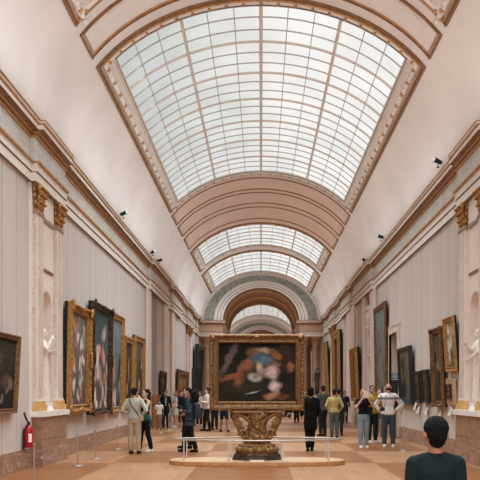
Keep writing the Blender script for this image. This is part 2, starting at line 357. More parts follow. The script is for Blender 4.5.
# marble skirting
for s, nm, segs in ((-1, 'baseboard_left', [(YB, 15.15), (17.1, 31.2), (33.7, 57), (66.5, 108)]), (1, 'baseboard_right', [(YB, 15.15), (17.1, 25.05), (27.15, 57), (66.5, 108)])):
    mb = MB()
    for a, b in segs:
        mb.box((s*W, a, 0), (s*(W-0.05), b, 0.36), 'base'); mb.box((s*W, a, 0.36), (s*(W-0.03), b, 0.41), 'brown')
    struct(mb, nm)

# entablature profile: (z0, out0, z1, out1, material) from the bottom up
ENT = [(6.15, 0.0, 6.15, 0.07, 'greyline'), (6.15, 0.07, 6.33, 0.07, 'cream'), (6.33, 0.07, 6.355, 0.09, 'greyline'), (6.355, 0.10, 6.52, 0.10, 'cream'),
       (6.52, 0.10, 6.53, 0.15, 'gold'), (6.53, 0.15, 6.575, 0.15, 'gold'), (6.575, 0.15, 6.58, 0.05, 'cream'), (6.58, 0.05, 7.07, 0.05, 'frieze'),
       (7.07, 0.05, 7.08, 0.08, 'gold'), (7.08, 0.08, 7.13, 0.08, 'gold'), (7.13, 0.08, 7.17, 0.12, 'browngold'), (7.17, 0.12, 7.20, 0.13, 'gold'), (7.20, 0.13, 7.235, 0.2, 'browngold'),
       (7.235, 0.2, 7.25, 0.23, 'browngold'), (7.25, 0.23, 7.345, 0.23, 'cream'), (7.345, 0.23, 7.35, 0.25, 'gold'), (7.35, 0.25, 7.385, 0.26, 'gold'), (7.385, 0.26, 7.42, 0.27, 'cream'), (7.42, 0.27, 7.45, 0.28, 'gold'), (7.45, 0.28, 7.46, -0.05, 'cream')]
def sweep(mb, a, b, nrm, ext=0.0, prof=ENT, repl=None):
    a = Vector((a[0], a[1], 0)); b = Vector((b[0], b[1], 0)); nrm = Vector((nrm[0], nrm[1], 0))
    for (z0, o0, z1, o1, m) in prof:
        e0 = o0+ext if o0 > 0 else 0; e1 = o1+ext if o1 > 0 else o1
        if repl: m = repl.get(m, m)
        P = lambda q, o, z: (q.x+nrm.x*o, q.y+nrm.y*o, z)
        mb.face([P(a, e0, z0), P(b, e0, z0), P(b, e1, z1), P(a, e1, z1)], m)
        for q in (a, b):
            if z1-z0 > 0.005: mb.face([P(q, 0, z0), P(q, e0, z0), P(q, e1, z1), P(q, 0, z1)], m)
RES = [(15.0, 17.3), (30.6, 36.6), (38.2, 42.6), (46.2, 49.6), (53.0, 54.0)]
for s, nm in ((-1, 'trim_entablature_left'), (1, 'trim_entablature_right')):
    mb = MB(); y = YB
    for a, b in RES:
        sweep(mb, (s*W, y), (s*W, a), (-s, 0)); sweep(mb, (s*W, a), (s*W, b), (-s, 0), 0.11); y = b
    sweep(mb, (s*W, y), (s*W, YE), (-s, 0)); sweep(mb, (s*W, 67.2), (s*W, 94), (-s, 0))
    struct(mb, nm)
# vault
def vault(mb, y0, y1, m, ta=0.0, tb=PI, n=48, d=0.0):
    ts = [ta+(tb-ta)*i/n for i in range(n+1)]; vs = []
    for y in (y0, y1):
        for t in ts: x, z = vp(t, d); vs.append((x, y, z))
    N = n+1; mb.add(vs, [(i, i+1, N+i+1, N+i) for i in range(n)], m, True)
mb = MB(); y = YB
for a, b in SKY[:5]:
    g0, g1 = a+0.35, b-0.35
    vault(mb, y, g0, 'vault', 0, PI) if a < 30 else None
    if a >= 30: vault(mb, y, g0, 'vault', 0, PI)
    vault(mb, g0, g1, 'vault', 0, TG, 12); vault(mb, g0, g1, 'vault', PI-TG, PI, 12); y = g1
vault(mb, y, YE+0.1, 'vault')
# rose coloured crown between the mouldings
vault(mb, 30.9, 39.3, 'rose', T0+0.02, PI-T0-0.02, 40, -0.012)
y = 66.5; a, b = SKY[5]
vault(mb, 66.5, a+.35, 'vault'); vault(mb, a+.35, b-.35, 'vault', 0, TG, 12); vault(mb, a+.35, b-.35, 'vault', PI-TG, PI, 12); vault(mb, b-.35, 108, 'vault')
# closing ledge between vault foot and wall
for s in (-1, 1):
    mb.box((s*4.70, YB, ZS-0.005), (s*5.35, 108, ZS+0.03), 'cream')
struct(mb, 'ceiling')

# curved and straight mouldings on the vault
def arc_bar(mb, y, w, h, m, ta=T0, tb=PI-T0, n=40):    # a moulding across the vault: width w along y, standing h proud
    ts = [ta+(tb-ta)*i/n for i in range(n+1)]; vs = []
    for t in ts:
        for (yy, d) in ((y-w/2, 0.02), (y-w/2*0.8, -h*0.7), (y, -h), (y+w/2*0.8, -h*0.7), (y+w/2, 0.02)):
            x, z = vp(t, d); vs.append((x, yy, z))
    fs = [(i*5+k, i*5+k+1, (i+1)*5+k+1, (i+1)*5+k) for i in range(n) for k in range(4)]
    fs += [(4, 3, 2, 1, 0), tuple(n*5+k for k in range(5))]
    mb.add(vs, fs, m, False)
def long_bar(mb, t, y0, y1, w, h, m):                  # a moulding along the vault at angle t
    dt = w/2/4.2; vs = []
    for y in (y0, y1):
        for (tt, d) in ((t-dt, 0.02), (t-dt*0.8, -h*0.7), (t, -h), (t+dt*0.8, -h*0.7), (t+dt, 0.02)):
            x, z = vp(tt, d); vs.append((x, y, z))
    mb.add(vs, [(k, k+1, 5+k+1, 5+k) for k in range(4)]+[(0, 1, 2, 3, 4), (9, 8, 7, 6, 5)], m, False)
def rect_moulding(mb, y0, y1, t0, w, h, m):
    arc_bar(mb, y0, w, h, m, t0, PI-t0); arc_bar(mb, y1, w, h, m, t0, PI-t0)
    long_bar(mb, t0, y0-w/2, y1+w/2, w, h, m); long_bar(mb, PI-t0, y0-w/2, y1+w/2, w, h, m)
mb = MB()
for a, b in SKY:
    near = a < 20
    rect_moulding(mb, a+0.03, b-0.03, T0, 0.07, 0.06, 'browngold')
    rect_moulding(mb, a+0.10, b-0.10, T0+0.018, 0.05, 0.09, 'gold')
    # bead and leaf roll in white with gilded leaves
    rect_moulding(mb, a+0.20, b-0.20, T0+0.05, 0.14, 0.10, 'cream')
    rect_moulding(mb, a+0.31, b-0.31, TG-0.028, 0.05, 0.05, 'cream')
    rect_moulding(mb, a+0.355, b-0.355, TG-0.004, 0.035, 0.07, 'greyline')
    if a < -2: continue
    n = int((b-a)/(0.7 if near else 1.4))
    for k in range(n):
        y = a+0.4+(b-a-0.8)*k/(n-1)
        for t in (T0+0.05, PI-T0-0.05):
            x, z = vp(t, -0.10); mb.ell((x, y, z), (0.055, 0.03, 0.06), 'gold', None, 6, 4)
            x, z = vp(t, -0.09); mb.ell((x, y+0.2, z), (0.06, 0.14, 0.05), 'cream', None, 6, 4); mb.ell((x, y+0.45, z), (0.06, 0.12, 0.05), 'cream', None, 6, 4)
    n = 21 if near else 11
    for k in range(n):
        t = T0+0.08+(PI-2*T0-0.16)*k/(n-1)
        x, z = vp(t, -0.10)
        for y in (a+0.2, b-0.2): mb.ell((x, y, z), (0.05, 0.06, 0.04), 'gold', None, 6, 4)
struct(mb, 'trim_skylight_frames')
mb = MB()
for (a, b) in ((0.5, 1.3), (15.42, 16.45), (31.15, 32.85), (33.4, 35.25), (36.0, 38.4), (67.5, 71.8), (87, 92)):
    rect_moulding(mb, a, b, T0, 0.07, 0.05, 'browngold'); rect_moulding(mb, a+0.06, b-0.06, T0+0.02, 0.04, 0.035, 'gold')
    if b-a > 0.9: rect_moulding(mb, a+0.2, b-0.2, T0+0.1, 0.03, 0.02, 'cream')
struct(mb, 'trim_vault_panels')

# skylights: glass with its glazing bars
for k, (a, b) in enumerate(SKY):
    g0, g1 = a+0.36, b-0.36
    mb = MB(); vault(mb, g0, g1, 'glass', TG, PI-TG, 48, 0.03)
    win = struct(mb, 'window_%d' % (k+1)); span = PI-2*TG
    mb = MB(); mt = MB(); rows = max(2, round((g1-g0)/1.9)) if k != 4 else 3
    def bar(mb, y, w, h, m): arc_bar(mb, y, w, h, m, TG, PI-TG, 36)
    for r in range(rows+1):
        y = g0+(g1-g0)*r/rows
        bar(mb, y, 0.06, 0.04, 'muntin')
        if r < rows:
            for q in ((1, 2) if k < 3 else (1.5,)): bar(mt, y+(g1-g0)/rows*q/3, 0.022, 0.015, 'muntinthin')
    for c in range(13):
        t = TG+span*c/12
        if c % 3 == 0: long_bar(mb, t, g0, g1, 0.085, 0.06, 'muntin')
        else: long_bar(mt, t, g0, g1, 0.022, 0.018, 'muntinthin')
    struct(mb, 'glazing_bars', win); struct(mt, 'thin_glazing_bars', win)
# outside face of the roof between the skylights needs nothing: it is never seen

# ------------------------------------------------------------------ end wall with the great arch
def ellring(mb, y, a0, b0, a1, b1, m, z=ZS, n=40, yin=None):   # face ring between two half ellipses
    vs = []
    for i in range(n+1):
        t = PI*i/n; vs.append((a0*math.cos(t), y, z+b0*math.sin(t))); vs.append((a1*math.cos(t), (yin if yin is not None else y), z+b1*math.sin(t)))
    mb.add(vs, [(2*i, 2*i+1, 2*i+3, 2*i+2) for i in range(n)], m, False)
def tunnel(mb, y0, y1, a, b, m, z=ZS, n=40):
    vs = []
    for i in range(n+1):
        t = PI*i/n; vs += [(a*math.cos(t), y0, z+b*math.sin(t)), (a*math.cos(t), y1, z+b*math.sin(t))]
    mb.add(vs, [(2*i, 2*i+1, 2*i+3, 2*i+2) for i in range(n)], m, True)
def arch_wall(name, y, dep):
    mb = MB()
    ellring(mb, y, 4.9, 4.0, 4.42, 3.52, 'ring'); ellring(mb, y, 4.72, 3.75, 4.60, 3.66, 'cream'); 
    mb2 = mb
    ellring(mb, y-0.03, 4.76, 3.80, 4.60, 3.64, 'cream')
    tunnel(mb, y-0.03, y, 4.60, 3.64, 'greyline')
    ellring(mb, y-0.002, 4.60, 3.64, 3.82, 3.20, 'ring')
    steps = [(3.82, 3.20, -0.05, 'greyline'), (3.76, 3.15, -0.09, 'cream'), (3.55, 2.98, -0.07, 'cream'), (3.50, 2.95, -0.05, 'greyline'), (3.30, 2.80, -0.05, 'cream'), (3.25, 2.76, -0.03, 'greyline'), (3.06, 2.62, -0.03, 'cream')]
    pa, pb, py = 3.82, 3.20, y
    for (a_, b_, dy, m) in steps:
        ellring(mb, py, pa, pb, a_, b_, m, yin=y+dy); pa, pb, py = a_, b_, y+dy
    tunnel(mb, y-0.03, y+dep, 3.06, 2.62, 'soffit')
    ellring(mb, y+dep, 5.4, 4.3, 3.06, 2.62, 'tan')
    struct(mb, name)
arch_wall('wall_arch', YE, 9.8)
arch_wall('wall_far_arch', 94.0, 1.5)
# gilded ribs of the passage vault
mb = MB()
for y, w in ((57.4, .3), (59.2, .15), (61.3, 0.45), (63.6, .15), (65.9, 0.4)):
    a, b = 3.06, 2.62; n = 40; vs = []
    for i in range(n+1):
        t = PI*i/n
        for (yy, q) in ((y-w/2, 0), (y-w/2, .16 if w > .2 else .05), (y+w/2, .16 if w > .2 else .05), (y+w/2, 0)):
            vs.append(((a-q)*math.cos(t), yy, ZS+(b-q)*math.sin(t)))
    mb.add(vs, [(4*i+k, 4*i+k+1, 4*i+4+k+1, 4*i+4+k) for i in range(n) for k in range(3)], 'gold')
struct(mb, 'trim_passage_ribs')
# blocks of entablature over the columns, on each side of the arch
for y0, y1, nm in ((YE, 57.6, 'trim_arch_entablature'), (64.6, 66.4, 'trim_passage_entablature'), (94, 95.5, 'trim_far_entablature')):
    mb = MB()
    for s in (-1, 1):
        mb.box((s*5.0, y0, 6.15), (s*3.15, y1, ZS), 'tan')
        rp = {'frieze': 'tan'}
        sweep(mb, (s*W, y0), (s*3.10, y0), (0, -1), 0.02, repl=rp); sweep(mb, (s*3.15, y0), (s*3.15, y1), (-s, 0), 0.0, repl=rp)
    struct(mb, nm)
mb = MB()
for s in (-1, 1): mb.box((s*5.0, 57.6, 6.2), (s*3.1, 64.6, ZS), 'tan')
struct(mb, 'ceiling_passage_aisles')

# ------------------------------------------------------------------ capitals, pilasters
def capital_mesh(w, dep, h, m):     # gilded leaf capital against a wall; wall plane is x=0, hall side is +x, base at z=0
    mb = MB(); rnd = random.Random(4)
    mb.box((0, -w/2*0.8, 0), (dep*0.8, w/2*0.8, h), m)
    mb.box((0, -w/2*1.3, h*0.9), (dep*1.35, w/2*1.3, h), m)
    mb.box((0, -w/2*1.0, 0), (dep*1.0, w/2*1.0, h*0.07), m)
    for row, (z, n) in enumerate(((h*0.28, 4), (h*0.55, 3), (h*0.8, 4))):
        for k in range(n):
            y = (-0.5+(k+0.5)/n)*w*(1.05+0.1*row)
            r = w*0.16; out = dep*(0.88+0.18*row)
            mb.ell((out*0.95, y, z-h*0.04), (r*0.5, r*0.75, h*0.13), m, None, 8, 6)
            mb.ell((out+r*0.5, y, z+h*0.07), (r*0.8, r*0.6, r*0.45), m, None, 8, 6)
        for sy in (-1, 1):
            mb.ell((dep*0.5, sy*w*0.5*(1+0.1*row), z), (dep*0.3, r*0.5, h*0.12), m, None, 8, 6)
    for sy in (-1, 1): mb.ell((dep*1.2, sy*w*0.55, h*0.84), (0.05, 0.05, 0.06), m, None, 8, 6)
    return mb
def pilaster(side, y0, y1, zb, lat=4.86, capital=True, mat='strip', zc=5.5):
    """fluted marble strip with its moulded foot, standing from zb"""
    s = side; yc = (y0+y1)/2; w = y1-y0
    root = empty('pilaster', (s*(W-.021), yc, zb), 0 if s < 0 else PI)
    p = W-.021-lat
    mb = MB(); top = 6.15-zb; ch = 0.0
    if capital: top = zc-zb
    mb.box((0, -w/2, 0), (p, w/2, top), 'pink' if mat == 'strip' else mat)
    if mat == 'strip':
        mb.box((p, -w/2+0.06, 0.3), (p+0.012, w/2-0.06, top-0.05), 'strip')
        mb.box((0.02, -w/2-0.006, 0.3), (p-0.02, -w/2, top-0.05), 'strip')
    mb.build('shaft', root)
    if capital:
        mb = MB(); mb.box((0, -w/2-0.03, top), (p+0.03, w/2+0.03, top+0.06), 'greyline'); mb.build('astragal', root)
        c = capital_mesh(w*1.0, p+0.02, 6.15-zc-0.06, 'gilt').build('capital', root); c.location = (0, 0, top+0.06)
        mb = MB(); mb.box((0, -w/2-0.06, 0), (p+0.07, w/2+0.06, 0.13), 'yellow'); mb.box((0, -w/2-0.03, 0.13), (p+0.04, w/2+0.03, 0.22), 'yellow'); mb.box((0, -w/2-0.015, 0.22), (p+0.02, w/2+0.015, 0.27), 'cream')
        mb.build('foot', root)
    return root
SN = {-1: 'left', 1: 'right'}
for s in (-1, 1):
    r = pilaster(s, 15.2, 15.64, 1.2); tag(r, 'marble pilaster with gilded leaf capital on near side of %s niche' % SN[s], 'pilaster')
    r = pilaster(s, 16.72, 17.16, 1.2); tag(r, 'marble pilaster with gilded leaf capital on far side of %s niche' % SN[s], 'pilaster')
    r = pilaster(s, 46.6, 47.3, 0.41, 4.88); tag(r, 'slim far %s wall pilaster with gilded capital, nearer of its pair' % SN[s], 'pilaster')
    r = pilaster(s, 48.4, 49.1, 0.41, 4.88); tag(r, 'slim far %s wall pilaster with gilded capital, farther of its pair' % SN[s], 'pilaster')
for s, a, b, lab in ((-1, 30.2, 31.3, 'plain pale stone pilaster just before the mauve wall panel'), (-1, 35.7, 37.1, 'plain pale stone pilaster before the tall left window'), (-1, 38.6, 39.9, 'plain peach stone pilaster after the tall left window'),
                     (1, 30.2, 31.6, 'plain pale stone pilaster before the recess with white bust'), (1, 33.3, 34.0, 'narrow stone pilaster after the recess with white bust'), (1, 37.0, 40.2, 'broad pale pink stone pilaster on right wall')):
    r = pilaster(s, a, b, 0.0, 4.9, False, 'pink'); tag(r, lab, 'pilaster')
# white stone strip on near edge of the niche bays
for s in (-1, 1):
    mb = MB(); mb.box((s*W, 15.06, 0.41), (s*(W-0.04), 15.16, 6.15), 'white'); mb.box((s*W, 17.2, 1.2), (s*(W-0.04), 17.28, 6.15), 'white')
    struct(mb, 'trim_niche_edge_'+SN[s])

# niches
for s in (-1, 1):
    mb = MB(); F = s*(W-0.05); y0, y1 = 15.12, 17.2; zb, zsp, zt = 1.2, 3.55, 6.15; n = 20
    mb.face([(F, y0, zb), (F, NC-NR, zb), (F, NC-NR, zsp), (F, y0, zsp)], 'pink'); mb.face([(F, NC+NR, zb), (F, y1, zb), (F, y1, zsp), (F, NC+NR, zsp)], 'pink')
    mb.face([(F, y0, zsp), (F, NC-NR, zsp), (F, NC-NR, zt), (F, y0, zt)], 'pink'); mb.face([(F, NC+NR, zsp), (F, y1, zsp), (F, y1, zt), (F, NC+NR, zt)], 'pink')
    pts = [(NC-NR*math.cos(PI*i/n), zsp+NR*math.sin(PI*i/n)) for i in range(n+1)]
    for (ya, za), (yb, zb_) in zip(pts, pts[1:]): mb.face([(F, ya, za), (F, yb, zb_), (F, yb, zt), (F, ya, zt)], 'pink')
    mb.face([(s*W, y0, zb), (F, y0, zb), (F, y0, zt), (s*W, y0, zt)], 'pink'); mb.face([(s*W, y1, zb), (F, y1, zb), (F, y1, zt), (s*W, y1, zt)], 'pink')
    # recess: half round plan with a quarter dome
    def P(th, ph=None, z=None):
        r = NR if ph is None else NR*math.cos(ph); zz = z if z is not None else zsp+NR*math.sin(ph)
        return (F+s*r*0.95*math.sin(th), NC-r*math.cos(th), zz)
    vs = []; ths = [PI*i/n for i in range(n+1)]
    for z in (zb, zsp): vs += [P(t, z=z) for t in ths]
    for ph in [PI/2*j/8 for j in range(1, 9)]: vs += [P(t, ph=ph) for t in ths]
    N = n+1; mb.add(vs, [(j*N+i, j*N+i+1, (j+1)*N+i+1, (j+1)*N+i) for j in range(9) for i in range(n)], 'pink', True)
    mb.face([P(t, z=zb) for t in ths], 'white')
    # mouldings above
    mb.box((F, NC-0.42, 4.38), (F-s*0.03, NC+0.42, 4.43), 'browngold'); mb.box((F, y0+0.6, 5.50), (F-s*0.04, y1-0.6, 5.58), 'greyline')
    mb.box((F, y0+0.6, 5.58), (F-s*0.03, y1-0.6, 6.13), 'pink')
    mb.box((s*(W+.38), NC-.6, 1.0), (s*(W+.42), NC+.6, 4.2), 'pink')
    struct(mb, 'trim_niche_'+SN[s])
    # plinth block that carries pilasters and statue
    mb = MB(); mb.box((s*W, 15.15, 0), (s*4.75, 17.1, 1.08), 'brown'); mb.box((s*W, 15.12, 0), (s*4.72, 17.14, 0.36), 'base')
    mb.box((s*4.75, 15.2, 0.60), (s*4.742, 17.05, 0.615), 'base')
    mb.box((s*W, 15.08, 1.08), (s*4.70, 17.2, 1.2), 'white')
    struct(mb, 'trim_niche_plinth_'+SN[s])

# ------------------------------------------------------------------ columns of the screens
def column(x, y, lab, grp=None, z1=6.15):
    root = empty('column', (x, y, 0)); h = z1
    mb = MB(); mb.box((-.32, -.32, 0), (.32, .32, .5), 'brown'); mb.lathe((0, 0, 0.5), [(.32, 0), (.33, .06), (.29, .1), (.31, .16), (.26, .22)], 'cream'); mb.build('base', root)
    mb = MB(); mb.lathe((0, 0, 0.7), [(.25, 0), (.255, 1.5), (.25, 3), (.225, h-1.45)], 'column'); mb.build('shaft', root)
    mb = MB(); mb.lathe((0, 0, h-.76), [(.24, 0), (.26, .04), (.24, .07), (.25, .3), (.30, .5), (.33, .6)], 'tan')
    for k in range(8):
        a = 2*PI*k/8+.2; mb.ell((.28*math.cos(a), .28*math.sin(a), h-.5), (.05, .05, .13), 'giltpale', None, 6, 5); mb.ell((.33*math.cos(a+.4), .33*math.sin(a+.4), h-.24), (.06, .06, .07), 'giltpale', None, 6, 5)
    mb.box((-.36, -.36, h-.16), (.36, .36, h), 'tan'); mb.build('capital', root)
    return tag(root, lab, 'column', grp)
for s in (-1, 1):
    column(s*4.42, 57.0, 'rose brown marble column under the arch, beside the %s wall' % SN[s])
    column(s*3.50, 57.0, 'rose brown marble column under the %s springing of the arch' % SN[s])
    column(s*4.42, 65.4, 'marble column at the back of the passage near its %s wall' % SN[s])
    column(s*3.50, 65.4, 'marble column at the back of the passage under its %s inner edge' % SN[s])
    column(s*3.50, 94.7, 'marble column of the farthest screen, on the %s' % SN[s])
    mb = MB(); mb.box((s*W, 56.6, 0), (s*4.88, 57.4, 6.15), 'column'); struct(mb, 'trim_respond_'+SN[s])

# window on the left, recess on the right, far window
def side_window(name, s, y0, y1, z0, z1, rows, cols):
    mb = MB(); X = s*(W+0.06); mb.face([(X, y0, z0), (X, y1, z0), (X, y1, z1), (X, y0, z1)], 'glass'); w = struct(mb, name)
    mb = MB()
    for r in range(rows+1):
        z = z0+(z1-z0)*r/rows; mb.box((X-s*.02, y0, z-.03), (X-s*.06, y1, z+.03), 'muntin')
    for c in range(cols+1):
        y = y0+(y1-y0)*c/cols; mb.box((X-s*.02, y-.03, z0), (X-s*.06, y+.03, z1), 'muntin')
    struct(mb, 'glazing_bars', w)
    mb = MB(); mb.box((s*W, y0-.16, z0-.15), (s*(W-.07), y0, z1+.02), 'tan'); mb.box((s*W, y1, z0-.15), (s*(W-.07), y1+.2, z1+.02), 'tan'); mb.box((s*W, y0, z0-.15), (s*(W-.1), y1, z0), 'tan')
    struct(mb, 'window_surround', w)
side_window('window_7', -1, 37.2, 38.5, 1.3, 6.1, 6, 2)
side_window('window_8', 1, 68, 73.5, 1.0, 5.8, 6, 4)
# recess with bust
s = 1; mb = MB(); a, b, z0, z1 = 31.8, 33.2, 1.25, 6.1; X1 = W+0.3
mb.box((X1, a-.1, z0-.1), (X1+.05, b+.1, z1+.1), 'pink'); 
mb.box((W+.05, a, 5.7), (W+.12, b, z1), 'browngold')
mb.box((W+.02, a, 4.52), (X1, b, 4.64), 'white'); mb.box((W+.02, a, 3.3), (X1, b, 3.42), 'white')
struct(mb, 'trim_recess')
# doorway on the right: stone frame, passage behind
mb = MB(); a, b, zt = 25.35, 26.85, 3.8
for (p, q) in ((a-.26, a), (b, b+.26)): mb.box((W, p, 0), (W-.08, q, zt), 'strip'); 
mb.box((W, a-.26, zt), (W-.08, b+.26, zt+.28), 'strip'); mb.box((W, a-.30, zt+.28), (W-.10, b+.28, zt+.34), 'strip')
mb.box((W, a-.04, 0), (W-.10, a, zt+.04), 'giltpale'); mb.box((W, b, 0), (W-.10, b+.04, zt+.04), 'giltpale'); mb.box((W, a, zt), (W-.10, b, zt+.04), 'giltpale')
door = struct(mb, 'door_1')
mb = MB(); X1 = W+0.55
mb.box((W+.35, a-.2, 0), (X1, a, zt), 'strip'); mb.box((W+.35, b, 0), (X1, b+.2, zt), 'strip'); mb.box((X1, a-.2, 0), (X1+.1, b+.2, zt+.2), 'strip'); mb.box((W+.35, a-.2, zt), (X1, b+.2, zt+.1), 'ebony')
mb.box((W+.33, a, 3.1), (W+.38, b, zt), 'ebony'); struct(mb, 'door_recess', door)  # dark panel stands in for the shade of the upper void
# ================================================================== PAINTINGS
def blob(parts, vox, mats=None, smooth=2, disp=0.0, dscale=.05, name='blob'):
    """unite closed shapes into one continuous surface"""
    mb = MB(); m = mats or 'gilt'
    for p in parts:
        if p[0] == 'c': mb.cone(p[1], p[2], p[3], p[4], m, 14)
        elif p[0] == 'rc':
            mb.cone(p[1], p[2], p[3], p[4], m, 14); mb.ell(p[1], p[2], m, None, 14, 10); mb.ell(p[3], p[4], m, None, 14, 10)
        elif p[0] == 'e': mb.ell(p[1], p[2], m, p[3] if len(p) > 3 else None, 16, 12)
        elif p[0] == 'l': mb.loft(p[1], m, 20, p[2] if len(p) > 2 else 2.0)
        elif p[0] == 'b': mb.box(p[1], p[2], m)
    me = mb.mesh(name); o = bpy.data.objects.new('tmp', me); C.objects.link(o)
    md = o.modifiers.new('r', 'REMESH'); md.mode = 'VOXEL'; md.voxel_size = vox; md.use_smooth_shade = True
    if smooth: s = o.modifiers.new('s', 'SMOOTH'); s.factor = .5; s.iterations = smooth
    if disp:
        tx = bpy.data.textures.new('folds', 'CLOUDS'); tx.noise_scale = dscale; d = o.modifiers.new('d', 'DISPLACE'); d.texture = tx; d.strength = disp; d.mid_level = .5
    dg = bpy.context.evaluated_depsgraph_get(); dg.update()
    res = bpy.data.meshes.new_from_object(o.evaluated_get(dg)); res.name = name
    bpy.data.objects.remove(o); bpy.data.meshes.remove(me)
    return res
def obj_from(me, name, parent=None, loc=None):
    o = bpy.data.objects.new(name, me); C.objects.link(o)
    if parent: o.parent = parent
    if loc: o.location = loc
    return o
def frame_mesh(w, h, b, D, style):
    """mitred frame, w x h outside, border b, depth D; back on y=0, front towards -y, bottom on z=0, centred on x"""
    mb = MB(); g = {'gilt': 'gilt', 'dark': 'giltdark', 'ebony': 'ebony', 'pale': 'giltpale', 'plain': 'gold', 'bronze': 'giltbronze'}[style]
    prof = [(0, 0, 'backing'), (0, .42*D, 'backing'), (-.0, .42*D, g), (0, .82*D, g), (.08*b, .95*D, g), (.2*b, D, g), (.32*b, .93*D, g), (.42*b, .72*D, g), (.62*b, .62*D, g), (.76*b, .66*D, g), (.84*b, .74*D, g), (.92*b, .66*D, g), (b, .5*D, g), (b, .3*D, g)]
    if style == 'ebony': prof = [(0, 0, g), (0, .9*D, g), (.15*b, D, g), (.5*b, .8*D, g), (.7*b, .85*D, g), (.85*b, .6*D, g), (b, .5*D, g), (b, .3*D, g)]
    def ring(u, d): return [(-w/2+u, -d, u), (w/2-u, -d, u), (w/2-u, -d, h-u), (-w/2+u, -d, h-u)]
    for (u0, d0, m0), (u1, d1, m1) in zip(prof, prof[1:]):
        a = ring(u0, d0); c = ring(u1, d1)
        for k in range(4): q = (k+1) % 4; mb.face([a[k], a[q], c[q], c[k]], m1 if m0 == m1 else m1)
    mb.face(ring(0, 0)[::-1], 'backing')
    return mb, g
def beads(w, h, b, D, g, step, uf, r, df):
    """a continuous beaded string along all four sides"""
    mb = MB(); u = uf*b
    for (x0, z0, x1, z1) in ((-w/2+u, u, w/2-u, u), (-w/2+u, h-u, w/2-u, h-u), (-w/2+u, u, -w/2+u, h-u), (w/2-u, u, w/2-u, h-u)):
        L = math.hypot(x1-x0, z1-z0); n = 2*min(50, max(4, int(L/step)))
        mb.tube([(x0+(x1-x0)*k/n, -df*D, z0+(z1-z0)*k/n) for k in range(n+1)], [r if k % 2 else r*.55 for k in range(n+1)], g, 6)
    return mb
def carving(w, h, b, D, g, big, name):
    """carved rim with leaf clusters at corners and middles, one connected piece"""
    rnd = random.Random(int(w*100+h*10)); P = []; u = .22*b
    for (x0, z0, x1, z1) in ((-w/2+u, u, w/2-u, u), (-w/2+u, h-u, w/2-u, h-u), (-w/2+u, u, -w/2+u, h-u), (w/2-u, u, w/2-u, h-u)):
        L = math.hypot(x1-x0, z1-z0); n = max(4, int(L/(b*.42)))
        P.append(('c', (x0, -D*.93, z0), b*.1, (x1, -D*.93, z1), b*.1))
        for k in range(n+1): P.append(('e', (x0+(x1-x0)*k/n, -D*.98, z0+(z1-z0)*k/n), (b*.15, b*.12, b*.15)))
    for sx in (-1, 1):
        for z in (b*.4, h-b*.4):
            x = sx*(w/2-b*.4); P.append(('e', (x, -D*1.0, z), (b*.45*big, D*.25, b*.45*big)))
            for k in range(6):
                a = rnd.uniform(0, 6.28); P.append(('e', (x+b*.5*big*math.cos(a), -D*1.02, z+b*.5*big*math.sin(a)), (b*.24*big, D*.18, b*.24*big)))
    for (x, z, hor) in ((0, b*.35, 1), (0, h-b*.35, 1), (-w/2+b*.35, h/2, 0), (w/2-b*.35, h/2, 0)):
        for k in (-2, -1, 0, 1, 2):
            r = b*.36*big*(1-abs(k)*.2); P.append(('e', (x+(k*b*.42*big if hor else 0), -D*1.02, z+(0 if hor else k*b*.42*big)), (r, D*.22, r)))
    return blob(P, max(.012, b*.075), g, 1, .01, .04, name)
def painting(w, h, b, D, style, canvas, ornate=0, parent_args=None, two_sided=False):
    root = empty('framed_painting', *(parent_args or ((0, 0, 0), 0, 0)))
    mb, g = frame_mesh(w, h, b, D, style); fr = mb.build('frame', root)
    if style != 'ebony':
        beads(w, h, b, D, g, max(.05, b*.32), .84, b*.06+.006, .72).build('beading', fr)
        if ornate: obj_from(carving(w, h, b, D, g, ornate, 'carving'), 'carved_leaves', fr)
    mb = MB(); x = w/2-b; z0 = b; z1 = h-b; y = -.36*D
    mb.face([(-x, y, z0), (x, y, z0), (x, y, z1), (-x, y, z1)], canvas, uv=[(0, 0), (1, 0), (1, 1), (0, 1)])
    mb.box((-x, y+.004, z0), (x, y+.02, z1), 'backing')
    mb.build('canvas', root)
    return root
def rpatches(seed, n, cols, vmin=0.0, vmax=.6, ru=(.04, .1), rv=(.06, .2)):
    r = random.Random(seed); out = []
    for k in range(n):
        out.append((r.uniform(.05, .95), r.uniform(vmin, vmax), r.uniform(*ru), r.uniform(*rv), r.uniform(-.5, .5), r.choice(cols)))
    return out
def gen(a, seed):
    return None
SKIN = rgb(176, 130, 106); PALE = rgb(206, 190, 172); RED = rgb(140, 56, 44); BLUE = rgb(70, 92, 110); DRK = rgb(30, 32, 34); BRN = rgb(84, 62, 48); GRY = rgb(120, 122, 118); WHT = rgb(214, 206, 196); OCH = rgb(150, 112, 70)
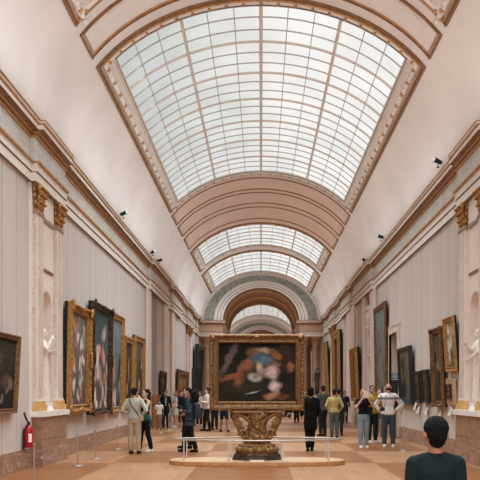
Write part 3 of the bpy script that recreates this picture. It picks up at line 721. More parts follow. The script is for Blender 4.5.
cv = {
 'l0': canvas_mat('canvas_market_scene', rgb(56, 56, 48), rgb(34, 30, 30), rpatches(1, 30, [rgb(128, 98, 80), rgb(112, 104, 92), rgb(90, 66, 54), rgb(146, 128, 108), DRK, rgb(120, 60, 46), rgb(80, 74, 66)], .0, .75, (.02, .06), (.05, .14)), .05, 1),
 'l1': canvas_mat('canvas_crowded_feast', rgb(120, 112, 106), rgb(96, 78, 72), rpatches(2, 34, [SKIN, PALE, RED, GRY, rgb(70, 70, 74), WHT, rgb(190, 164, 150), rgb(150, 130, 122)], .03, .95, (.04, .12), (.03, .09)), .07, 2),
 'l2': canvas_mat('canvas_altarpiece_crowd', rgb(62, 78, 80), rgb(90, 76, 70), rpatches(3, 34, [SKIN, PALE, rgb(196, 134, 124), rgb(96, 120, 136), GRY, rgb(206, 176, 160), WHT, rgb(170, 80, 70), rgb(196, 160, 140)], .02, .6, (.035, .08), (.03, .1))+[(.72, .78, .14, .08, .3, rgb(150, 154, 146))], .06, 3),
 'l3': canvas_mat('canvas_blue_sky_procession', rgb(112, 128, 132), rgb(62, 66, 66), rpatches(4, 22, [SKIN, PALE, DRK, BLUE, OCH], .0, .45, (.05, .12), (.06, .18)), .05, 4),
 'l4': canvas_mat('canvas_brown_saints', rgb(70, 58, 48), rgb(50, 42, 38), rpatches(5, 8, [SKIN, OCH, DRK, BRN], .1, .7), .06, 5),
 'l5': canvas_mat('canvas_grey_saints', rgb(96, 86, 74), rgb(70, 56, 48), rpatches(6, 8, [SKIN, PALE, DRK, BRN], .1, .8), .06, 6),
 'l6': canvas_mat('canvas_small_brown', rgb(84, 72, 58), rgb(56, 44, 38), rpatches(7, 5, [SKIN, PALE, DRK], .2, .8, (.1, .25), (.1, .25)), .06, 7),
 'l7': canvas_mat('canvas_ochre_group', rgb(104, 86, 66), rgb(74, 58, 46), rpatches(8, 8, [SKIN, OCH, DRK, RED], .1, .8, (.08, .16), (.1, .2)), .06, 8),
 'r1': canvas_mat('canvas_silver_sky_figures', rgb(150, 144, 130), rgb(100, 88, 72), rpatches(9, 9, [PALE, OCH, DRK, WHT, BRN], .0, .9, (.1, .2), (.06, .16)), .06, 9),
 'r2': canvas_mat('canvas_dark_standing_saint', rgb(84, 86, 80), rgb(44, 44, 40), rpatches(10, 7, [PALE, SKIN, DRK, rgb(70, 70, 62)], .2, .7, (.08, .18), (.06, .16)), .06, 10),
 'r3': canvas_mat('canvas_umber', rgb(84, 74, 58), rgb(64, 56, 46), rpatches(21, 5, [rgb(110, 92, 70), DRK, SKIN], .2, .8, (.1, .25), (.08, .2)), .06, 14),
 'r5': canvas_mat('canvas_dim_brown', rgb(112, 106, 92), rgb(84, 78, 68), rpatches(11, 6, [rgb(98, 88, 74), DRK, rgb(88, 74, 60)], .2, .8, (.1, .25), (.1, .25)), .06, 11),
 'r7': canvas_mat('canvas_pale_blue_grey_vista', rgb(124, 130, 126), rgb(96, 92, 82), rpatches(12, 9, [GRY, rgb(150, 150, 144), DRK, OCH, PALE], .0, .7, (.1, .25), (.05, .12)), .06, 12),
 'dk': canvas_mat('canvas_near_black', rgb(56, 54, 48), rgb(36, 36, 34), rpatches(13, 5, [rgb(100, 76, 58), DRK], .2, .8, (.1, .25), (.1, .2)), .06, 13),
}
# generic dark figure group, wide format
F1 = rgb(132, 84, 60); F2 = rgb(160, 112, 84)
cv['c'] = canvas_mat('canvas_dark_wide_scene', rgb(20, 18, 18), rgb(36, 32, 22), [
    (.3, .25, .3, .12, .1, rgb(44, 38, 24)), (.7, .65, .2, .25, 0, rgb(50, 34, 26)), (.55, .62, .18, .22, .4, rgb(70, 58, 50)), (.12, .74, .05, .34, -.32, rgb(96, 80, 78)), (.45, .86, .12, .09, .2, rgb(106, 76, 48)), (.88, .8, .14, .2, 0, rgb(54, 38, 28)),
    (.32, .50, .07, .26, -.35, F1), (.16, .39, .16, .05, .12, rgb(124, 74, 50)), (.42, .40, .14, .17, .3, rgb(44, 40, 24)),
    (.60, .88, .12, .06, -.3, rgb(146, 128, 100)), (.53, .74, .11, .10, .3, rgb(66, 88, 108)), (.62, .70, .09, .08, -.3, rgb(84, 102, 116)),
    (.47, .42, .09, .08, -.2, rgb(168, 160, 148)), (.55, .56, .05, .12, .3, rgb(176, 156, 128)), (.77, .78, .06, .07, 0, rgb(128, 86, 52)), (.66, .40, .05, .16, .5, rgb(30, 26, 26)), (.60, .30, .06, .08, .2, rgb(40, 34, 30)), (.52, .48, .04, .12, -.5, rgb(120, 110, 100)), (.74, .62, .08, .04, .3, rgb(110, 84, 64)), (.36, .62, .05, .1, .2, rgb(120, 76, 54)),
    (.70, .50, .10, .10, .4, rgb(190, 160, 156)), (.73, .28, .09, .11, -.2, rgb(196, 170, 168)), (.82, .40, .09, .12, .2, rgb(26, 24, 24)),
    (.93, .58, .04, .09, 0, F1), (.68, .10, .10, .05, .4, F2), (.82, .08, .10, .05, -.1, rgb(96, 60, 40)), (.44, .15, .10, .012, .35, rgb(150, 156, 158))], .05, 20, .7)
def hang(s, y0, y1, z0, z1, b, D, style, key, label, ornate=0, tilt=2.5, group=None, lean=0.0):
    rz = PI/2 if s < 0 else -PI/2
    r = painting(y1-y0, z1-z0, b, D, style, cv[key], ornate, ((s*(W-.012), (y0+y1)/2, z0), rz, math.radians(tilt)))
    return tag(r, label, 'painting', group)
hang(-1, 11.0, 14.02, 1.2, 2.74, .10, .12, 'bronze', 'l0', 'dark crowded painting in narrow gilt frame left of the fire extinguisher', tilt=3)
hang(-1, 17.6, 19.75, 1.08, 3.92, .22, .2, 'gilt', 'l1', 'crowded painting in a broad carved gold frame next to the left niche', 1.0, 1)
hang(-1, 20.0, 22.5, .98, 4.25, .17, .2, 'dark', 'l2', 'tall painting in dark heavily carved frame between two gold frames', 1.1, 1)
hang(-1, 22.7, 24.6, .95, 4.25, .2, .16, 'gilt', 'l3', 'tall painting with blue sky in plain gold frame after the dark carved one', 0, 1)
hang(-1, 24.9, 26.7, 1.0, 3.65, .22, .16, 'gilt', 'l4', 'nearer of the two lower brown paintings before the mauve panel', 0, 1)
hang(-1, 26.9, 29.1, 1.0, 3.85, .22, .16, 'gilt', 'l5', 'farther of the two lower brown paintings before the mauve panel', 0, 1)
hang(-1, 34.0, 35.6, 1.0, 2.68, .16, .15, 'giltdark' if False else 'dark', 'l6', 'small dark framed painting just before the tall left window')
hang(-1, 40.6, 46.0, .9, 3.0, .3, .2, 'bronze', 'l7', 'wide bronze framed painting beyond the tall left window')
hang(-1, 51.2, 55.8, 1.5, 5.2, .3, .3, 'ebony', 'dk', 'tall black framed painting near the left end of the hall')
hang(-1, 49.6, 51.0, 1.0, 3.4, .14, .25, 'ebony', 'dk', 'small black framed painting next to the tall black framed one')
hang(1, 17.55, 18.5, 2.15, 3.56, .13, .12, 'gilt', 'r1', 'small bright gold framed painting high up beside the right niche', .0, 4)
hang(1, 18.72, 19.85, 1.22, 3.4, .16, .14, 'bronze', 'r2', 'tall narrow painting in carved bronze frame with pale saint', .7)
hang(1, 20.5, 21.3, 1.3, 2.3, .07, .1, 'ebony', 'r3', 'small dark brown painting, nearer of the low pair on right wall', 0, 3)
hang(1, 21.6, 22.35, 1.3, 2.28, .07, .1, 'ebony', 'r3', 'small dark brown painting, farther of the low pair on right wall', 0, 3)
hang(1, 22.7, 24.6, 1.22, 3.15, .12, .14, 'ebony', 'r5', 'dim brown painting in a black frame beside the stone doorway')
hang(1, 27.3, 29.9, 1.15, 5.2, .2, .13, 'bronze', 'r7', 'very tall painting with pale blue grey view beyond the doorway', 0, 1)
hang(1, 34.6, 36.5, 1.2, 3.9, .3, .3, 'gilt', 'dk', 'gold framed dark painting between the bust recess and pale pilaster')
hang(1, 42.6, 46.3, 1.1, 5.5, .5, .3, 'gilt', 'l4', 'very tall broad gold frame on the far right wall', 0, 1)
hang(1, 50.0, 51.8, 1.2, 5.3, .3, .25, 'gilt', 'l5', 'last tall narrow gold frame before the right columns')
# tilted mount with tiny dark picture
r = empty('mounted_picture', (W-.012, 18.15, 1.3), -PI/2, math.radians(3))
mb = MB(); mb.box((-.36, 0, 0), (.36, -.07, .68), 'tan'); mb.box((-.34, -.07, .02), (.34, -.075, .66), 'giltpale'); mb.build('mount', r)
mb, g = frame_mesh(.36, .40, .05, .05, 'dark'); f = mb.build('frame', r, (0, -.076, .14))
mb = MB(); mb.face([(-.13, -.03, .05), (.13, -.03, .05), (.13, -.03, .35), (-.13, -.03, .35)], cv['l6'], uv=[(0, 0), (1, 0), (1, 1), (0, 1)]); mb.build('canvas', r, (0, -.076, .14))
tag(r, 'tiny dark picture on a pale tilted mount under the small gold frame', 'picture')
# captions
caps = [(1, 18.25, 1.14, 'white caption card under the tiny mounted picture'), (1, 19.3, 1.06, 'white caption card under the pale saint painting'), (1, 20.9, 1.08, 'white caption card under nearer of the low dark pair'),
        (1, 22.0, 1.08, 'white caption card under farther of the low dark pair'), (1, 22.45, 1.18, 'white caption card at the near corner of black frame'), (1, 24.9, 1.16, 'white caption card between the black frame and doorway')]
for s, y, z, lab in caps:
    r = empty('caption_card', (s*(W-.005), y, z), -PI/2, 0)
    mb = MB(); mb.face([(-.13, -.10, -.12), (.13, -.10, -.12), (.13, -.02, .10), (-.13, -.02, .10)], 'paper'); mb.face([(-.13, -.095, -.125), (-.13, -.015, .095), (.13, -.015, .095), (.13, -.095, -.125)], 'paper')
    for k in range(5):
        t = .15+.15*k; y_ = -.10+.08*t-.003; z_ = -.12+.22*t; mb.box((-.1, y_, z_), (.06+.02*(k % 2), y_-.001, z_+.008), 'greyline')
    mb.build('card', r)
    mb = MB(); mb.box((-.02, 0, -.02), (.02, -.07, .0), 'darkmetal'); mb.build('bracket', r)
    tag(r, lab, 'caption')

# ================================================================== CENTRE PIECE
CX = (257-261)*15.8/700
r = empty('display_platform', (CX, 15.82, 0))
def lens(rx, ry, n=72, p=2.7):
    out = []
    for i in range(n):
        a = 2*PI*i/n; ca, sa = math.cos(a), math.sin(a)
        out.append((rx*math.copysign(abs(ca)**(2/p), ca), ry*math.copysign(abs(sa)**(2/p*1.15), sa)))
    return out
def slab(mb, pts, z0, z1, m, mtop=None):
    n = len(pts); vs = [(x, y, z0) for x, y in pts]+[(x, y, z1) for x, y in pts]
    mb.add(vs, [(i, (i+1) % n, n+(i+1) % n, n+i) for i in range(n)]+[tuple(range(n-1, -1, -1))], m); mb.add(vs, [tuple(range(n, 2*n))], mtop or m)
mb = MB(); slab(mb, lens(1.98, .68), 0.0, .09, 'gold'); slab(mb, lens(1.985, .685), .0, .02, 'wood'); mb.build('rim', r)
mb = MB(); slab(mb, lens(1.97, .67), .09, .10, 'palewood'); mb.build('platform_top', r)
tag(r, 'low curved oak platform under the freestanding painting', 'platform')
r = empty('guard_rail', (CX, 15.82, .1))
pts = lens(1.9, .56, 96, 2.2); mb = MB(); n = len(pts)
for (x0, y0), (x1, y1) in zip(pts, pts[1:]+pts[:1]): mb.cone((x0, y0, .46), .018, (x1, y1, .46), .018, 'steel', 8, False)
mb.build('rail', r)
def on_lens(x):
    best = max(((-y, y) for px, y in pts if abs(px-x) < .07 and y <= 0), default=(0, -.3))
    return abs(best[1])
for x in (-1.62, -.61, .55, 1.58):
    for sy in (-1, 1):
        mb = MB(); yy = sy*on_lens(x); mb.box((x-.014, yy-.01, 0), (x+.014, yy+.01, .46), 'steel'); mb.box((x-.04, yy-.03, 0), (x+.04, yy+.03, .008), 'steel'); mb.build('post', r)
tag(r, 'thin steel guard rail around the freestanding painting', 'railing')
r = painting(2.13, 1.715, .205, .16, 'bronze', cv['c'], 0, ((CX, 15.86, 1.21), 0, 0))
obj_from(carving(2.13, 1.715, .205, .16, 'giltbronze', .3, 'carving'), 'carved_leaves', [c for c in C.objects if c.parent == r and c.name.startswith('frame')][0])
mb, g = frame_mesh(2.13, 1.715, .205, .12, 'bronze'); o = mb.build('back_frame', r); o.rotation_euler = (0, 0, PI)
tag(r, 'large dark figure painting in bronze gilt frame on the carved stand', 'painting')
# carved stand
r = empty('carved_stand', (CX, 15.86, .1))
mb = MB(); mb.lathe((0, 0, 0), [(.60, 0), (.60, .05), (.57, .06), (.57, .12), (.53, .14)], 'giltdark', 8, False, .62); mb.build('plinth', r)
rnd = random.Random(11); P = [('l', [(0, 0, .13, .47, .30), (0, 0, .2, .46, .29), (0, 0, .3, .40, .25), (0, 0, .36, .30, .2)])]
for k in range(26):
    a = 2*PI*k/26; P.append(('e', (.44*math.cos(a), .27*math.sin(a), .2+.03*(k % 2)), (.06, .06, .07)))
for k in range(20):
    a = 2*PI*k/20; P.append(('e', (.37*math.cos(a), .23*math.sin(a), .31), (.05, .05, .05)))
obj_from(blob(P, .014, 'giltbronze', 1, .012, .04, 'foot'), 'foot', r)
P = [('l', [(0, 0, .34, .30, .17), (0, 0, .45, .33, .17), (0, 0, .6, .24, .14), (0, 0, .8, .19, .12), (0, 0, 1.0, .27, .15), (0, 0, 1.06, .45, .18)]), ('b', (-.55, -.17, 1.05), (.55, .17, 1.10))]
for k in range(70):
    z = rnd.uniform(.4, 1.0); a = rnd.uniform(PI, 2*PI); rr = .19-.05*math.sin((z-.4)/.6*PI)
    P.append(('e', (rr*1.35*math.cos(a), rr*math.sin(a), z), (rnd.uniform(.03, .06), .035, rnd.uniform(.03, .07))))
P.append(('e', (0, -.16, .93), (.07, .06, .08))); P.append(('e', (0, -.18, .5), (.09, .07, .07))); P.append(('rc', (-.06, -.17, .84), .03, (0, -.2, .7), .02)); P.append(('rc', (.06, -.17, .84), .03, (0, -.2, .7), .02))
obj_from(blob(P, .013, 'giltbronze', 1, .014, .035, 'body'), 'body', r)
for s in (-1, 1):
    P = []
    pts_ = [(.12, .42, .07), (.22, .46, .07), (.30, .54, .075), (.36, .64, .08), (.40, .74, .08), (.46, .84, .08), (.50, .94, .075), (.52, 1.03, .065)]
    for (x0, z0, r0), (x1, z1, r1) in zip(pts_, pts_[1:]): P.append(('rc', (s*x0, -.02, z0), r0, (s*x1, -.02, z1), r1))
    up = [(.10, .80, .04), (.2, .9, .05), (.32, .99, .05), (.44, 1.04, .045)]
    for (x0, z0, r0), (x1, z1, r1) in zip(up, up[1:]): P.append(('rc', (s*x0, -.08, z0), r0, (s*x1, -.08, z1), r1))
    sc_ = [(.30+.12*math.cos(a*.7)*(1-a/16), .56+.12*math.sin(a*.7)*(1-a/16)) for a in range(0, 11)]
    for (x0, z0), (x1, z1) in zip(sc_, sc_[1:]): P.append(('rc', (s*x0, -.11, z0), .028, (s*x1, -.11, z1), .026))
    for k in range(16):
        t = k/15; x = .16+.34*t+rnd.uniform(-.03, .03); z = .46+.56*t; P.append(('e', (s*x, -.09+rnd.uniform(-.02, .02), z), (.045, .03, .05)))
        P.append(('e', (s*(.3+.24*t), .0, .5+.5*t), (.05, .06, .04)))
    obj_from(blob(P, .012, 'giltbronze', 1, .014, .03, 'carved_wing'), 'carved_wing', r)
tag(r, 'carved gilded console stand with winged scrolls holding the large painting', 'stand')
r = MB(); r.box((-.15, -.005, 0), (.15, .005, .035), 'paper'); o = r.build('label_plate', None, (CX+.0, 15.82-.5, .1)); tag(o, 'small white label plate on the platform before the carved stand', 'label')

# ================================================================== STANCHIONS
def stanchion(x, y, lab):
    r = empty('stanchion', (x, y, 0))
    mb = MB(); mb.lathe((0, 0, 0), [(.13, 0), (.13, .012), (.12, .018), (.02, .024)], 'steel', 24); mb.build('base', r)
    mb = MB(); mb.cone((0, 0, .02), .014, (0, 0, .66), .014, 'steel', 12); mb.build('pole', r)
    mb = MB(); mb.lathe((0, 0, .66), [(.014, 0), (.024, .01), (.024, .03), (.012, .045)], 'steel', 14); mb.build('top_knob', r)
    tag(r, lab, 'stanchion')
for x, y, lab in ((-4.05, 12.5, 'steel stanchion in front of the fire extinguisher'), (-4.05, 15.45, 'steel stanchion beside the brown marble plinth'), (-4.05, 17.1, 'steel stanchion below the broad carved gold frame'),
                  (-4.1, 19.9, 'steel stanchion behind man in beige trousers'), (-4.04, 28.0, 'steel stanchion before the man in suit, nearer one'), (-4.0, 30.3, 'steel stanchion before the man in suit, farther one'),
                  (3.95, 19.35, 'steel stanchion between white sweater man and foreground boy'), (3.95, 30.3, 'steel stanchion left of woman in black top, nearer one'), (3.9, 32.6, 'steel stanchion left of woman in black top, farther one'), (4.0, 23.5, 'steel stanchion behind the man in white sweater')):
    stanchion(x, y, lab)

# ================================================================== FIRE EXTINGUISHER
r = empty('fire_extinguisher', (-4.885, 14.72, .45))
mb = MB(); mb.lathe((0, 0, 0), [(.085, 0), (.095, .015), (.095, .36), (.085, .42), (.05, .46), (.03, .475)], 'red', 24); cyl = mb.build('cylinder', r)
mb = MB()
for k in range(7):   # curved white label facing the hall
    a0 = math.radians(-75+k*15); a1 = math.radians(-75+(k+1)*15); R_ = .0965
    if k < 3: mb.face([(R_*math.cos(a0), R_*math.sin(a0), .12), (R_*math.cos(a1), R_*math.sin(a1), .12), (R_*math.cos(a1), R_*math.sin(a1), .30), (R_*math.cos(a0), R_*math.sin(a0), .30)], 'paper')
mb.build('label', cyl)
mb = MB(); mb.lathe((0, 0, .475), [(.03, 0), (.035, .01), (.03, .06), (.02, .07)], 'black', 14); mb.box((-.02, -.08, .53), (.02, .05, .55), 'black'); mb.build('valve', r)
mb = MB(); mb.tube([(0, -.02, .52), (-.01, -.06, .56), (-.03, -.13, .66), (-.04, -.16, .74)], [.018, .018, .02, .024], 'black', 10); mb.build('handle', r)
mb = MB(); mb.tube([(0, -.03, .5), (-.03, -.09, .46), (-.075, -.10, .3), (-.08, -.09, .1)], .014, 'black', 8); mb.cone((-.08, -.09, .14), .018, (-.08, -.09, -.02), .026, 'black'); mb.build('hose', r)
mb = MB(); mb.box((-.11, -.05, .28), (-.085, .05, .34), 'black'); mb.box((-.11, -.03, .1), (-.10, .03, .4), 'black'); mb.build('wall_bracket', r)
tag(r, 'red fire extinguisher with black hose on wall beside brown marble plinth', 'fire extinguisher')

# wooden cabinet, sign stand
r = empty('wooden_cabinet', (-4.84, 32.4, 0)); mb = MB(); mb.box((-.12, -.5, 0), (.12, .5, 1.5), 'wood'); mb.build('body', r)
mb = MB(); mb.box((.12, -.45, .06), (.135, .45, 1.44), 'wood'); mb.build('door', r); tag(r, 'waist high orange brown wooden cabinet against the mauve panel', 'cabinet')
r = empty('sign_stand', (4.84, 25.2, 0), -PI/2+1.1)
mb = MB(); mb.lathe((0, 0, 0), [(.16, 0), (.16, .015), (.02, .02)], 'darkmetal', 20); mb.cone((0, 0, .015), .015, (0, 0, 2.0), .015, 'darkmetal', 10); mb.build('pole', r)
mb = MB(); mb.box((-.15, -.02, 2.1), (.15, -.04, 2.31), 'teal'); b_ = mb.build('sign_board', r)
mb = MB()
for k, w_ in enumerate((.08, .11, .07)): mb.box((-w_, -.041, 2.245-k*.05), (w_, -.042, 2.258-k*.05), M['paper'])
mb.build('lettering', b_)
mb = MB(); mb.box((-.15, -.02, 1.0), (.15, -.04, 2.07), 'darkmetal'); mb.build('lower_panel', r)
tag(r, 'teal information board on a dark stand in the stone doorway', 'sign')

# spotlights on the cornices
def spot(x, y, z, aim, lab):
    r = empty('spotlight', (x, y, z), aim)
    mb = MB(); mb.box((-.03, -.03, 0), (.03, .03, .02), 'darkmetal'); mb.cone((0, 0, .02), .01, (0, 0, .12), .01, 'darkmetal', 8); mb.build('bracket', r)
    mb = MB(); mb.cone((0, .1, .14), .05, (0, -.12, .2), .07, 'darkmetal', 14); mb.build('housing', r)
    mb = MB(); mb.cone((0, -.12, .2), .062, (0, -.125, .201), .062, 'paper', 14); mb.build('lens', r)
    tag(r, lab, 'spotlight')
spot(-4.62, 29.9, 7.46, .8, 'black spotlight on left cornice near the second ledge step'); spot(-4.62, 31.8, 7.46, 2.0, 'small black spotlight behind the larger one on left cornice')
spot(-4.62, 23.5, 7.46, 1.2, 'spotlight on left cornice above the gold frames'); spot(4.62, 31.6, 7.46, -.8, 'black spotlight on right cornice near the pale pilaster')
spot(4.62, 27.0, 7.46, -1.4, 'small spotlight on right cornice above the doorway'); spot(4.6, 18.2, 7.46, -1.2, 'spotlight on right cornice just past the niche bay')
# ================================================================== PEOPLE
SK = {'light': plain('skin_light', rgb(206, 160, 136), .55, 0, .03, 30), 'tan': plain('skin_tan', rgb(168, 118, 92), .55, 0, .03, 30), 'dark': plain('skin_dark', rgb(122, 84, 66), .55, 0, .03, 30)}
_cm = {}
def cloth(r, g, b):
    k = (r, g, b)
    if k not in _cm: _cm[k] = plain('cloth_%d' % len(_cm), rgb(r, g, b), .9, 0, .05, 25, .25, .2)
    return _cm[k]
def speckled():
    m, nt, b = new_mat('speckled_print_cloth'); n, l = nt.nodes, nt.links
    tc = n.new('ShaderNodeTexCoord'); v = n.new('ShaderNodeTexVoronoi'); v.inputs['Scale'].default_value = 26; l.new(tc.outputs['Object'], v.inputs['Vector'])
    r = n.new('ShaderNodeValToRGB'); l.new(v.outputs['Distance'], r.inputs[0]); r.color_ramp.elements[0].position = .25; r.color_ramp.elements[0].color = rgb(128, 120, 104); r.color_ramp.elements[1].position = .4; r.color_ramp.elements[1].color = rgb(52, 54, 50)
    l.new(r.outputs[0], b.inputs['Base Color']); b.inputs['Roughness'].default_value = .9; return m
def banded(H):
    m, nt, b = new_mat('white_knit_with_grey_chest_band'); n, l = nt.nodes, nt.links
    tc = n.new('ShaderNodeTexCoord'); s = n.new('ShaderNodeSeparateXYZ'); l.new(tc.outputs['Object'], s.inputs[0])
    r = n.new('ShaderNodeValToRGB'); r.color_ramp.interpolation = 'CONSTANT'; mr = n.new('ShaderNodeMapRange'); l.new(s.outputs[2], mr.inputs[0]); mr.inputs[1].default_value = .5*H; mr.inputs[2].default_value = .9*H
    l.new(mr.outputs[0], r.inputs[0]); w_ = rgb(222, 216, 208); g_ = rgb(120, 124, 128)
    r.color_ramp.elements[0].color = w_; r.color_ramp.elements[1].position = .6; r.color_ramp.elements[1].color = g_; e3 = r.color_ramp.elements.new(.69); e3.color = w_
    l.new(r.outputs[0], b.inputs['Base Color']); b.inputs['Roughness'].default_value = .95; return m
REST = (((.135, .012, .645), (.145, -.03, .495)), ((-.135, .012, .645), (-.145, -.03, .495)))
HIP = ((.225, .05, .665), (.115, -.02, .575)); HIPR = ((-.225, .05, .665), (-.115, -.02, .575))
FACEL = ((.15, -.07, .69), (.045, -.115, .845)); FACER = ((-.15, -.07, .69), (-.045, -.115, .845))
HOLDL = ((.135, -.01, .65), (.06, -.16, .69)); HOLDR = ((-.135, -.01, .65), (-.06, -.16, .69))
def person(label, px, Y, H, turn, skin='light', top=(60, 60, 60), bottom=(40, 40, 48), shoes=(30, 30, 32), hair=(34, 28, 26), hairstyle='short', mask=None,
           arms=None, feet=((.055, .0), (-.055, .0)), sleeve='long', hem=.50, legs='trousers', loose=1.0, near=True, head_turn=0.0, extra=None, topmat=None, z=0.0, x=None, stone=None, vox=None, name='person', cat='person', group=None, fem=False, shoulders=1.0, hairvol=1.0):
    X = (px-261)*Y/700 if x is None else x
    v = vox or (.0105 if near else .016)
    arms = arms or REST; S = lambda p: Vector((p[0]*H, p[1]*H, p[2]*H))
    skm = stone or SK[skin]; mk = lambda c: stone or cloth(*c)
    sw = .105*shoulders*(.93 if fem else 1)
    hipw = 1.04 if fem else 1.0
    TOR = [(.495, .085*hipw, .060), (.525, .095*hipw, .068), (.57, .086*hipw, .060), (.63, .074 if not fem else .066, .052), (.70, .087 if not fem else .078, .060), (.76, .100*shoulders if not fem else .088, .062), (.795, .098*shoulders if not fem else .088, .054), (.82, .070, .044), (.84, .036, .034)]
    ft = []; sg = (1, -1)
    for k in (0, 1):
        fx, fy = feet[k]; hip = S((sg[k]*.048, 0, .50)); ank = S((fx, fy, .045)); kn = (hip+ank)/2; kn.y -= .014*H+abs(fy)*.1*H; kn.z = .28*H; ft.append((hip, kn, ank))
    P = [('l', [(0, 0, a*H, b*H, c*H) for a, b, c in TOR]), ('rc', S((.018, .004, .826)), .022*H, S((sw, .004, .803)), .027*H), ('rc', S((-.018, .004, .826)), .022*H, S((-sw, .004, .803)), .027*H), ('c', S((0, .004, .81)), .034*H, S((0, -.002, .89)), .030*H)]
    for hip, kn, ank in ft:
        mid = kn*.62+ank*.38+Vector((0, .010*H, 0))
        P += [('rc', hip, .050*H, kn, .033*H), ('rc', kn, .033*H, mid, .031*H), ('rc', mid, .031*H, ank, .020*H), ('rc', ank, .021*H, ank+Vector((0, .012*H, -.02*H)), .02*H), ('rc', ank+Vector((0, -.01*H, -.022*H)), .021*H, ank+Vector((0, -.085*H, -.03*H)), .014*H)]
    sh = [S((sw, .004, .798)), S((-sw, .004, .798))]
    for k in (0, 1):
        el, wr = S(arms[k][0]), S(arms[k][1]); d = (wr-el).normalized()
        P += [('rc', sh[k], .030*H, el, .022*H), ('rc', el, .022*H, wr, .0145*H)]
        # hand: palm, four fingers of different lengths and a thumb from its side
        side = Vector((0, -1, 0)) if abs(d.z) > .5 else Vector((0, 0, 1)); side = (side-d*side.dot(d)).normalized(); nrm = d.cross(side).normalized()*(-sg[k])
        pc = wr+d*.028*H; q = Matrix((side, nrm, d)).transposed()
        P.append(('e', pc, (.022*H, .011*H, .032*H), q))
        fr_ = max(.0045*H, v*.75)
        for j, (o, L) in enumerate(((.0155, .036), (.0055, .041), (-.005, .038), (-.0145, .030))):
            b0 = pc+side*o*H+d*.022*H; b1 = b0+d*L*.55*H+nrm*.005*H; b2 = b1+d*L*.42*H+nrm*.012*H
            P += [('rc', b0, fr_, b1, fr_*.95), ('rc', b1, fr_*.95, b2, fr_*.8)]
        t0 = wr+d*.012*H+side*.014*H; t1 = t0+side*.018*H+d*.016*H; P += [('rc', t0, fr_*1.2, t1, fr_*1.1), ('rc', t1, fr_*1.1, t1+d*.018*H+nrm*.006*H, fr_*.9)]
    # head
    hr = Matrix.Rotation(head_turn, 3, 'Z'); hc = Vector((0, .002*H, .935*H))
    def hd(x_, y_, z_): return hc+hr @ Vector((x_*H, y_*H, (z_-.935)*H))
    P += [('e', hd(0, .004, .942), (.043*H, .053*H, .056*H), hr), ('e', hd(0, -.016, .904), (.034*H, .036*H, .034*H), hr), ('rc', hd(0, -.046, .936), .006*H, hd(0, -.056, .917), .0085*H),
          ('e', hd(.046, .008, .920), (.009*H, .014*H, .020*H), hr), ('e', hd(-.046, .008, .920), (.009*H, .014*H, .020*H), hr), ('rc', hd(-.022, -.044, .948), .008*H, hd(.022, -.044, .948), .008*H)]
    body = obj_from(blob(P, v, skm, 2, name='body'), name, None, (X, Y, z)); body.rotation_euler = (0, 0, turn)
    # eyes and mouth
    mb = MB()
    if not stone:
        for sx in (-1, 1): mb.ell(hd(sx*.018, -.049, .935), (.007*H, .004*H, .004*H), 'ebony', None, 8, 6)
        mb.build('eyes', body)
        if not mask: mb = MB(); mb.ell(hd(0, -.050, .897), (.014*H, .006*H, .004*H), cloth(150, 84, 76), None, 8, 6); mb.build('mouth', body)
    # hair
    hm = mk(hair); Q = [('e', hd(0, .014, .955), (.049*H, .054*H, .050*H), hr), ('e', hd(0, .028, .925), (.044*H, .036*H, .045*H), hr)]
    if hairstyle == 'long': Q += [('e', hd(0, .03, .88), (.05*H, .035*H, .07*H), hr), ('e', hd(.035, .012, .885), (.018*H, .03*H, .055*H), hr), ('e', hd(-.035, .012, .885), (.018*H, .03*H, .055*H), hr)]
    if hairstyle == 'curly':
        rr = random.Random(int(px))
        for k in range(90):
            a = rr.uniform(.1, PI-.1); zz = rr.uniform(.80, .99); ro = (.058 if zz < .95 else .04)*hairvol
            Q.append(('e', hd(ro*math.cos(a)*1.1, .018+ro*.8*math.sin(a), zz), (.02*H*hairvol**.5, .02*H*hairvol**.5, .018*H*hairvol**.5)))
    if hairstyle == 'bun': Q += [('e', hd(0, .05, .985), (.024*H, .024*H, .022*H))]
    if hairstyle == 'bob': Q += [('e', hd(0, .026, .905), (.052*H, .04*H, .05*H), hr), ('e', hd(0, .01, .96), (.054*H, .058*H, .05*H), hr)]
    if hairstyle != 'none': obj_from(blob(Q, v*.85, hm, 1, .006 if near else 0, .02, 'hair'), 'hair', body)
    if mask: obj_from(blob([('e', hd(0, -.026, .906), (.037*H, .034*H, .025*H), hr)], v*.7, mk(mask), 1, name='mask'), 'mask', body)
    # top
    g = .007*H*loose; tm = topmat or mk(top)
    secs = [(max(a, hem), b+.008*loose, c+.008*loose) for a, b, c in TOR if a >= hem-.02 and a < .83]
    if hem < .49: secs = [(hem, .093+.009*loose, .068+.008*loose), (.47, .094+.009*loose, .070+.008*loose)]+[q for q in secs if q[0] > .48]
    secs.append((.832, .048, .040)); secs.append((.848, .040, .038)) if vox == .0068 else None; secs = sorted(set(secs)); R = [('l', [(0, 0, a*H, b*H, c*H) for a, b, c in secs])]
    if sleeve != 'none': R += [('rc', S((q*.018, .004, .828)), .026*H, S((q*sw, .004, .804)), .031*H) for q in (-1, 1)]
    for k in (0, 1):
        el, wr = S(arms[k][0]), S(arms[k][1])
        if sleeve == 'long': R += [('rc', sh[k], .034*H+g*.5, el, .026*H+g*.5), ('c', el, .026*H+g*.5, el.lerp(wr, .93), .019*H+g*.4)]
        elif sleeve == 'roll': R += [('rc', sh[k], .034*H+g*.5, el, .027*H+g*.5), ('c', el, .027*H+g*.5, el.lerp(wr, .4), .024*H+g*.4)]
        elif sleeve == 'short': R += [('e', sh[k], .034*H+g*.4), ('c', sh[k], .034*H+g*.4, sh[k].lerp(el, .72), .029*H+g*.6)]
        else: R += [('e', sh[k]*.97+Vector((0, 0, .02*H)), .022*H)]
